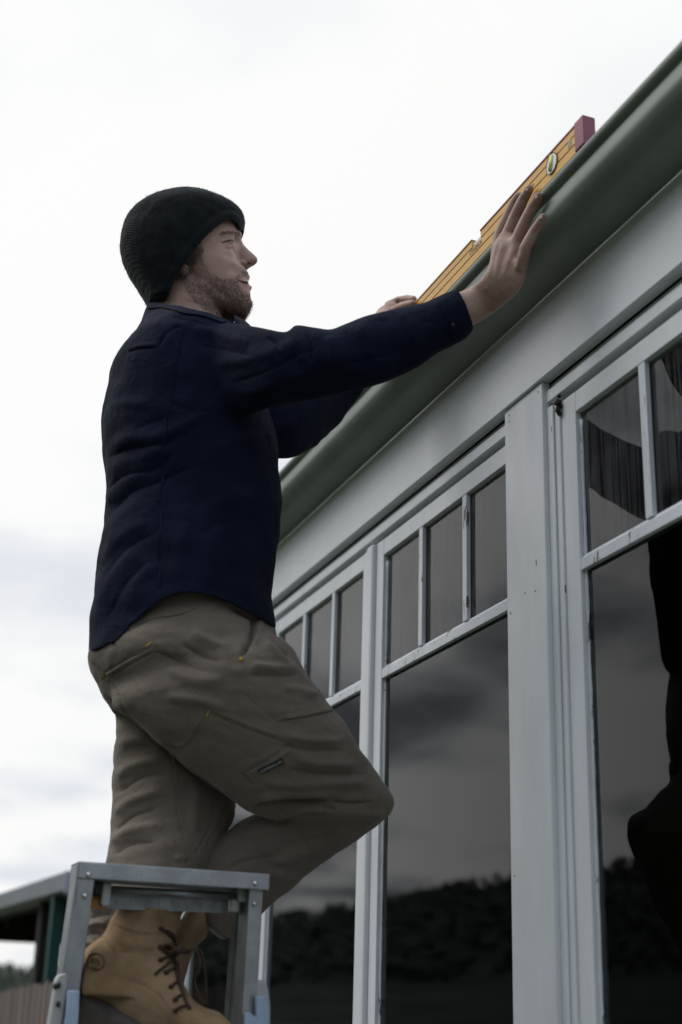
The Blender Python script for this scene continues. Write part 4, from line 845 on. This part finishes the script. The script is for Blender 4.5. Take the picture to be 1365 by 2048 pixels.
def patch(name, pts, bvh, th, m, parent, w=None, off=.0006):
    """thin tape lying on the cloth along pixel points"""
    q = MB(); L_ = []
    for p in smoothpts(pts, 4) if len(pts) > 2 else pts:
        c, nr = hit(bvh, *p)
        if c is not None: L_.append((c, nr))
    rings = []
    for i, (c, nr) in enumerate(L_):
        ax = L_[min(i + 1, len(L_) - 1)][0] - L_[max(i - 1, 0)][0]; ax /= np.linalg.norm(ax) + 1e-9; s_ = np.cross(nr, ax); s_ /= np.linalg.norm(s_) + 1e-9
        rings.append([c + s_ * w / 2 - nr * .001, c + s_ * w / 2 + nr * (th + off), c - s_ * w / 2 + nr * (th + off), c - s_ * w / 2 - nr * .001])
    if len(rings) > 1: q.rings(rings); return q.build(name, m, parent)
patch('collar', [(301, 613), (318, 613), (335, 615), (352, 619), (371, 625), (392, 628), (410, 631), (430, 638), (448, 646)], sb, .0032, M_SHIRT, shirt, .017)
for p in ([(258, 701), (282, 694), (313, 692)], [(313, 692), (330, 671), (350, 655), (366, 652)], [(366, 654), (360, 690), (350, 740), (343, 800)], [(331, 835), (327, 950), (323, 1050), (319, 1175)], [(884, 602), (900, 640), (909, 683)]):
    patch('seam', p, sb, .0008, M_SHIRT, shirt, .0055)
# cuff placket and button
c, nr = hit(sb, 905, 650)
if c is not None: MB().ball(c + nr * .001, .0045, n=6).build('button', M_BLACK, shirt, smooth=True)

# --- trousers
T = MB()
loft(T, [(225, 1190, 530, 1180, 2.60, .155), (208, 1250, 542, 1240, 2.60, .168), (176, 1310, 560, 1300, 2.59, .184), (188, 1360, 560, 1370, 2.585, .182), (228, 1425, 520, 1430, 2.62, .14)], n=44, k=K)
loft(T, [(230, 1370, 470, 1230, 2.56, .075), (222, 1412, 535, 1262, 2.51, .100), (257, 1431, 578, 1290, 2.49, .108), (297, 1466, 612, 1345, 2.485, .104), (360, 1522, 660, 1408, 2.495, .099), (428, 1573, 708, 1474, 2.515, .094), (489, 1618, 745, 1533, 2.54, .088), (560, 1640, 774, 1574, 2.56, .080), (660, 1655, 788, 1606, 2.575, .066), (740, 1660, 775, 1632, 2.58, .04)], n=40, k=K)
loft(T, [(735, 1560, 789, 1606, 2.575, .045), (700, 1562, 778, 1634, 2.58, .058), (640, 1580, 735, 1669, 2.595, .068), (565, 1600, 674, 1704, 2.615, .075), (500, 1636, 620, 1741, 2.64, .076), (440, 1676, 580, 1778, 2.655, .073), (388, 1720, 536, 1812, 2.665, .069), (378, 1775, 505, 1850, 2.665, .066), (396, 1822, 474, 1874, 2.665, .060), (400, 1842, 466, 1890, 2.665, .058)], n=36, k=K)
loft(T, [(232, 1400, 480, 1420, 2.68, .115), (232, 1450, 468, 1500, 2.68, .110), (227, 1530, 470, 1570, 2.68, .106), (224, 1608, 472, 1618, 2.675, .100), (217, 1690, 438, 1694, 2.65, .094), (210, 1760, 400, 1770, 2.605, .084), (212, 1815, 372, 1815, 2.545, .068), (235, 1850, 360, 1850, 2.51, .05)], n=40, k=K)
loft(T, [(205, 1770, 330, 1790, 2.60, .06), (182, 1812, 310, 1822, 2.575, .062), (172, 1845, 290, 1850, 2.565, .060), (164, 1885, 280, 1890, 2.555, .055), (160, 1925, 260, 1935, 2.55, .050)], n=28, k=K)
me = fuse(T, 0.0033, 8)
relax(me, [(PD(250, 1390, 2.5 * K), .13), (PD(480, 1270, 2.45 * K), .11), (PD(330, 1360, 2.45 * K), .12)], 110)
cuffR = [(340, 1900), (395, 1846), (409, 1867), (422, 1875), (448, 1877), (472, 1871.5), (480, 1868), (520, 1850)]
def pants_keep(c):
    p = proj(c); hd = np.hypot(c[:, 0], c[:, 1]); k = p[:, 1] > 1160
    k &= ~((p[:, 0] > 376) & (p[:, 0] < 520) & (p[:, 1] > np.interp(p[:, 0], [q[0] for q in cuffR], [q[1] for q in cuffR])) & (p[:, 1] > 1835))
    k &= p[:, 1] < 1922
    return k
cut(me, pants_keep)
ripple(me, 8, .0050, (1, 1, 1.6), 2.0); ripple(me, 19, .0030, (.8, .8, 1.9), 9.0); ripple(me, 42, .0010, (.7, .7, 1.8), 1.0)
G_ = [ # seams
 ([(240, 1268), (300, 1240), (352, 1232), (392, 1218)], 2.4, -.0018), ([(176, 1318), (205, 1345), (238, 1390), (252, 1424), (294, 1462)], 2.6, -.002),
 ([(203, 1349), (255, 1317), (309, 1292)], 2.4, -.0022), ([(208, 1362), (262, 1328), (316, 1299)], 2.4, -.0022), ([(206, 1355), (258, 1323), (312, 1296)], 3, .0016), ([(203, 1349), (208, 1362)], 2, -.0016), ([(309, 1291), (316, 1300)], 2, -.0016),
 ([(332, 1494), (370, 1494), (395, 1462), (418, 1422)], 2.6, -.002), ([(336, 1490), (367, 1489), (390, 1458), (412, 1420)], 3, .0014), ([(418, 1424), (470, 1447), (520, 1466), (578, 1486)], 2.6, -.0022), ([(422, 1418), (472, 1440), (522, 1460), (580, 1478)], 3.5, .0018),
 ([(578, 1484), (585, 1496), (600, 1520)], 2.6, -.002), ([(483, 1545), (520, 1530), (560, 1506), (580, 1486)], 3, -.0025), ([(487, 1552), (523, 1536), (563, 1513), (586, 1492)], 3.2, .0022), ([(483, 1545), (492, 1556), (508, 1577)], 2.6, -.002), ([(486, 1542), (500, 1540)], 2, .001),
 ([(552, 1443), (600, 1436), (640, 1428), (673, 1421)], 2.6, -.0022), ([(552, 1438), (600, 1431), (640, 1423), (670, 1416)], 3.4, .0018), ([(478, 1380), (500, 1400), (530, 1425), (552, 1441)], 2.2, -.0014), ([(438, 1250), (455, 1300), (476, 1360), (490, 1385)], 2.2, -.0012),
 # hand pocket mouth
 ([(452, 1208), (485, 1222), (508, 1236), (508, 1262), (492, 1296), (482, 1314)], 6.5, -.013), ([(514, 1236), (520, 1250), (517, 1268), (503, 1296)], 6, .004),
 # thigh folds
 ([(380, 1260), (420, 1285), (470, 1300)], 10, .004), ([(360, 1285), (400, 1310), (450, 1322)], 8, -.004), ([(330, 1340), (390, 1360), (450, 1362)], 12, .0035), ([(300, 1300), (360, 1325), (420, 1345)], 9, -.003), ([(330, 1395), (395, 1400), (460, 1420)], 10, .003),
 ([(540, 1270), (560, 1290), (580, 1318)], 6, -.006), ([(530, 1285), (552, 1305), (575, 1330)], 7, .005), ([(500, 1330), (540, 1335), (600, 1336)], 8, .0035), ([(495, 1350), (545, 1352), (605, 1350)], 7, -.003), ([(560, 1375), (600, 1380), (640, 1392)], 8, .003),
 ([(570, 1470), (620, 1480), (690, 1482)], 8, .0035), ([(560, 1490), (620, 1500), (700, 1500)], 7, -.0032), ([(590, 1520), (650, 1528), (720, 1530)], 10, .0038), ([(580, 1540), (640, 1548), (740, 1548)], 7, -.0034), ([(520, 1560), (590, 1570), (680, 1565), (750, 1568)], 10, .004),
 # behind the knee
 ([(500, 1618), (550, 1606), (610, 1604), (655, 1601)], 6, -.011), ([(510, 1600), (560, 1590), (620, 1588), (680, 1590)], 9, .005), ([(655, 1601), (700, 1608), (745, 1604)], 5, -.005), ([(620, 1618), (680, 1622), (740, 1628), (770, 1620)], 9, .004), ([(560, 1625), (600, 1620), (660, 1612)], 6, .004), ([(640, 1612), (672, 1617)], 3, -.004),
 ([(640, 1600), (655, 1593), (668, 1592)], 3, -.002),
 # shin
 ([(470, 1690), (540, 1655), (600, 1632), (660, 1618)], 5, -.0028), ([(430, 1700), (500, 1672), (560, 1645)], 9, .0035), ([(590, 1660), (616, 1690), (622, 1722)], 2.4, -.0015), ([(560, 1700), (610, 1680), (680, 1670), (730, 1650)], 9, -.0028), ([(540, 1730), (600, 1708), (660, 1692)], 10, .0035), ([(450, 1740), (500, 1720), (550, 1712)], 9, -.003), ([(480, 1770), (530, 1750), (580, 1750)], 10, .0035),
 # standing leg
 ([(236, 1440), (228, 1460), (232, 1475)], 4, -.003), ([(232, 1490), (290, 1480), (340, 1500)], 12, .004), ([(230, 1560), (270, 1530), (330, 1520)], 11, .004), ([(232, 1590), (280, 1556), (340, 1545)], 9, -.004), ([(226, 1630), (270, 1600), (330, 1580)], 11, .0045), ([(224, 1665), (265, 1632), (320, 1615)], 9, -.0045), ([(220, 1690), (262, 1662), (330, 1650)], 11, .0045), ([(222, 1712), (262, 1688), (320, 1682)], 8, -.004),
 ([(345, 1510), (352, 1570), (358, 1630), (376, 1695)], 2.4, -.002), ([(432, 1590), (425, 1640), (402, 1690), (388, 1715)], 2.4, -.002), ([(456, 1612), (440, 1650), (412, 1690)], 2.4, -.0018), ([(395, 1560), (390, 1620), (385, 1680)], 12, .004), ([(260, 1440), (330, 1500), (400, 1556), (460, 1600)], 9, -.006),
 # bunched cuff behind the boot
 ([(180, 1822), (205, 1815), (235, 1812)], 5, .004), ([(176, 1838), (200, 1830), (225, 1828)], 4, -.004), ([(172, 1856), (195, 1848), (215, 1850)], 6, .004), ([(168, 1872), (188, 1866), (204, 1868)], 4, -.004), ([(164, 1890), (180, 1886), (192, 1890)], 6, .003),
 ([(372, 1722), (362, 1716), (350, 1722)], 6, .003)]
sculpt(me, [(a_, b_, c_ * (1.9 if b_ > 3.6 else 1.25)) for a_, b_, c_ in G_])
pants = link('trousers', me, M_PANTS, man); me.polygons.foreach_set('use_smooth', [True] * len(me.polygons))
md = pants.modifiers.new('t', 'SOLIDIFY'); md.thickness = 0.0022; md.offset = -1
pb = surface(pants)
for p in ([(202, 1352), (210, 1345)], [(292, 1293), (303, 1285)], [(413, 1433), (419, 1421)], [(204, 1344), (208, 1354)]): patch('stitching', p, pb, .0010, M_STITCH, pants, .0022)
c, nr = hit(pb, 482.5, 1319)
MB().ball(c + nr * .001, .0042, n=6).build('bar_tack', M_STITCH, pants, smooth=True)
for p in ([(203, 1349), (255, 1317), (309, 1292)], [(208, 1362), (262, 1328), (316, 1299)], [(332, 1494), (370, 1494), (395, 1462), (418, 1422)], [(418, 1424), (470, 1447), (520, 1466), (578, 1486)], [(483, 1545), (520, 1530), (560, 1506), (580, 1486)],
          [(552, 1441), (600, 1434), (640, 1426), (671, 1420)], [(240, 1266), (300, 1238), (352, 1230), (392, 1216)], [(178, 1318), (205, 1347), (236, 1390)], [(345, 1512), (352, 1570), (358, 1630), (374, 1693)], [(430, 1592), (423, 1640), (400, 1690)], [(454, 1612), (438, 1650), (412, 1688)], [(590, 1660), (614, 1690), (620, 1720)]):
    patch('seam', [(x + 1.5, y - 1.5) for x, y in p], pb, .0007, M_PANTS, pants, .0042)
lab = patch('label_patch', [(519, 1544), (543, 1532), (566, 1520)], pb, .0012, M_BLACK, pants, .0145)
c, nr = hit(pb, 542.5, 1532.5); a1, _n = hit(pb, 523, 1542); a2_, _n = hit(pb, 563, 1521.5)
M_LABEL = mat('white_label_print', (0.42, 0.42, 0.42), rough=0.7, var=0.1)
def decal_matrix(c, nr, a1, a2, lift):
    ex = a2 - a1; ex /= np.linalg.norm(ex); nr = nr - ex * (nr @ ex); nr /= np.linalg.norm(nr); ey = np.cross(nr, ex); o = c + nr * lift
    return Matrix(((ex[0], ey[0], nr[0], o[0]), (ex[1], ey[1], nr[1], o[1]), (ex[2], ey[2], nr[2], o[2]), (0, 0, 0, 1)))
text_mesh('CATERPILLAR', .0078, decal_matrix((a1 + a2_) / 2 * .5 + c * .5, nr, a1, a2_, .0034), 'print', M_LABEL, lab or pants)

# --- boots
def boot(name, lofts, keep, voxel=.0028, lines=()):
    m = MB()
    for st in lofts: loft(m, st, n=32, k=K)
    me = fuse(m, voxel, 5)
    if keep: cut(me, keep)
    ripple(me, 18, .0045); ripple(me, 40, .0016, seed=3.0); sculpt(me, lines)
    o = link(name, me, M_LEATHER, man); me.polygons.foreach_set('use_smooth', [True] * len(me.polygons))
    md = o.modifiers.new('t', 'SOLIDIFY'); md.thickness = .003; md.offset = -1; return o
LB = boot('boot', [[(240, 1800, 366, 1806, 2.49, .052), (232, 1822, 363, 1830, 2.485, .053), (219, 1846, 357, 1858, 2.48, .053), (203, 1876, 352, 1892, 2.475, .052), (180, 1905, 352, 1925, 2.47, .05), (165, 1945, 350, 1960, 2.465, .046), (168, 1990, 345, 2000, 2.46, .042)],
                   [(158, 1915, 152, 1975, 2.51, .030), (180, 1892, 175, 2030, 2.495, .040), (230, 1865, 215, 2060, 2.48, .044), (300, 1870, 270, 2075, 2.46, .046), (352, 1935, 325, 2085, 2.44, .049), (378, 1985, 370, 2092, 2.42, .052), (405, 2012, 410, 2092, 2.405, .052), (438, 2026, 445, 2090, 2.395, .045), (462, 2048, 466, 2080, 2.385, .028)]],
          lambda c: (proj(c)[:, 1] > np.interp(proj(c)[:, 0], [230, 300, 366], [1813, 1816, 1822])),
          lines=[([(222, 1848), (262, 1864), (300, 1870), (345, 1866)], 2.2, -.0016), ([(222, 1843), (262, 1858), (300, 1864), (345, 1860)], 5, .0022), ([(166, 1912), (190, 1885), (206, 1875), (214, 1888), (226, 1906), (222, 1940), (216, 1975)], 2.2, -.0018),
                 ([(226, 1906), (270, 1902), (310, 1903)], 2, -.0014), ([(235, 1955), (280, 1968), (315, 1990), (335, 2015)], 2.2, -.0015), ([(240, 1885), (280, 1890), (330, 1896)], 9, .003), ([(238, 1900), (290, 1910), (330, 1912)], 7, -.0025), ([(305, 1830), (308, 1850), (300, 1866)], 2, -.0015), ([(352, 1880), (350, 1930), (362, 1980)], 5, -.003), ([(372, 1990), (380, 2010), (400, 2022)], 4, -.002)])
RB = boot('boot', [[(372, 1822, 428, 1822, 2.66, .05), (362, 1838, 420, 1850, 2.645, .05), (352, 1856, 412, 1872, 2.63, .05), (340, 1880, 400, 1885, 2.62, .048), (320, 1910, 385, 1915, 2.61, .046), (300, 1950, 370, 1960, 2.60, .045), (290, 2000, 368, 2020, 2.59, .045), (290, 2060, 372, 2075, 2.585, .048)]], None)
RB['label'] = 'boot set behind, mostly hidden by the other boot'
# sole of the front boot: built down to the step
def sole(o, top, dists, rd, bottom_z, name='sole'):
    m = MB(); rings = []
    for (px, py), d, r_ in zip(top, dists, rd):
        r_ = r_ * K; p = PD(px, py, d * K); vh = hdir(px, py); z1, z0 = p[2], max(bottom_z, p[2] - .11)
        rings.append([np.array([*(p - vh * r_)[:2], z1]), np.array([*(p - vh * (r_ + .003))[:2], (z0 + z1) / 2]), np.array([*(p - vh * (r_ - .004))[:2], z0]), np.array([*(p + vh * (r_ - .004))[:2], z0]), np.array([*(p + vh * (r_ + .003))[:2], (z0 + z1) / 2]), np.array([*(p + vh * r_)[:2], z1 + .004])])
    m.rings(rings); q = m.build(name, M_SOLE, o, smooth=True); s_ = q.modifiers.new('b', 'SUBSURF'); s_.levels = s_.render_levels = 2; return q
sole(LB, [(153, 1945), (160, 1957), (190, 1972), (235, 2000), (275, 2034), (315, 2062), (350, 2072), (385, 2056), (420, 2044), (450, 2044), (470, 2058)], [2.515, 2.505, 2.49, 2.475, 2.46, 2.447, 2.435, 2.42, 2.405, 2.395, 2.385], [.026, .036, .045, .048, .049, .051, .054, .056, .055, .045, .028], ZSTEP)
sole(RB, [(285, 2062), (310, 2070), (345, 2080), (375, 2085)], [2.60, 2.595, 2.59, 2.585], [.03, .045, .045, .03], ZSTEP)
lb = surface(LB)
def on(px, py, up=.003):
    c, nr = hit(lb, px, py)
    if c is None: return PD(px, py, 2.43 * K)
    return c + nr * up
def lace(pts, r_=.0026, up=.003): MB().caps([np.array(p) for p in [tuple(cat([on(*q, up) if len(q) == 2 else PD(q[0], q[1], q[2] * K) for q in pts], i / ((len(pts) - 1) * 5))) for i in range((len(pts) - 1) * 5 + 1)]], r_, 7).build('lace', M_LACE, LB, smooth=True)
for a, b_ in (((322, 1921), (352, 1912)), ((333, 1946), (356, 1935)), ((343, 1974), (360, 1962)), ((352, 2000), (368, 1990)), ((352, 2022), (374, 2012))): lace([a, ((a[0] + b_[0]) / 2, (a[1] + b_[1]) / 2 - 2), b_])
for px, py in ((322, 1921), (333, 1946), (343, 1974), (352, 2000), (352, 2022), (320, 1894), (322, 1858)):
    MB().ball(on(px, py, .002), (.0055, .004, .0045), n=6).build('eyelet', M_LACE, LB, smooth=True)
lace([(352, 1925), (356, 1950), (366, 1990), (380, 2018)], .0034); lace([(346, 1912), (352, 1940), (360, 1975), (372, 2005)], .003)
lace([(320, 1894), (335, 1896), (352, 1900)], .003); lace([(322, 1858), (335, 1868), (348, 1884), (354, 1898)], .003); lace([(333, 1862), (345, 1872), (358, 1892)], .003)
MB().caps([PD(348, 1902, 2.405 * K), PD(360, 1900, 2.40 * K), PD(376, 1903, 2.405 * K)], [.004, .0075, .005], 8).build('lace', M_LACE, LB, smooth=True)
lace([(356, 1902), (335, 1908), (322, 1898), (330, 1890), (352, 1897)], .0026, .006); lace([(352, 1908), (335, 1930), (318, 1944), (313, 1949)], .0026, .004)
lace([(372, 1903, 2.405), (388, 1899, 2.40), (398, 1912, 2.40), (400, 1935, 2.40), (390, 1958, 2.405), (396, 1985, 2.405), (408, 2008, 2.405)], .0023)
lace([(376, 1902, 2.41), (396, 1897, 2.41), (405, 1910, 2.41), (411, 1945, 2.41), (413, 1985, 2.41), (412, 2008, 2.41)], .0022)
# stamp on the heel patch
c, nr = hit(lb, 192, 1924); a1, _n = hit(lb, 184, 1922); a2_, _n = hit(lb, 201, 1927)
SM = decal_matrix(c, nr, a1, a2_, .0016); text_mesh("AT's", .0135, SM, 'stamp', M_STAMP, LB)
ringp = [hit(lb, 192 + 17.5 * math.cos(t), 1924 + 17 * math.sin(t)) for t in np.linspace(0, 2 * math.pi, 37)]
MB().tube([c_ + n_ * .0008 for c_, n_ in ringp if c_ is not None], .0009, 5).build('stamp_ring', M_STAMP, LB, smooth=True)
patch('stamp', [(184, 1935), (198, 1939)], lb, .0006, M_STAMP, LB, .0022)
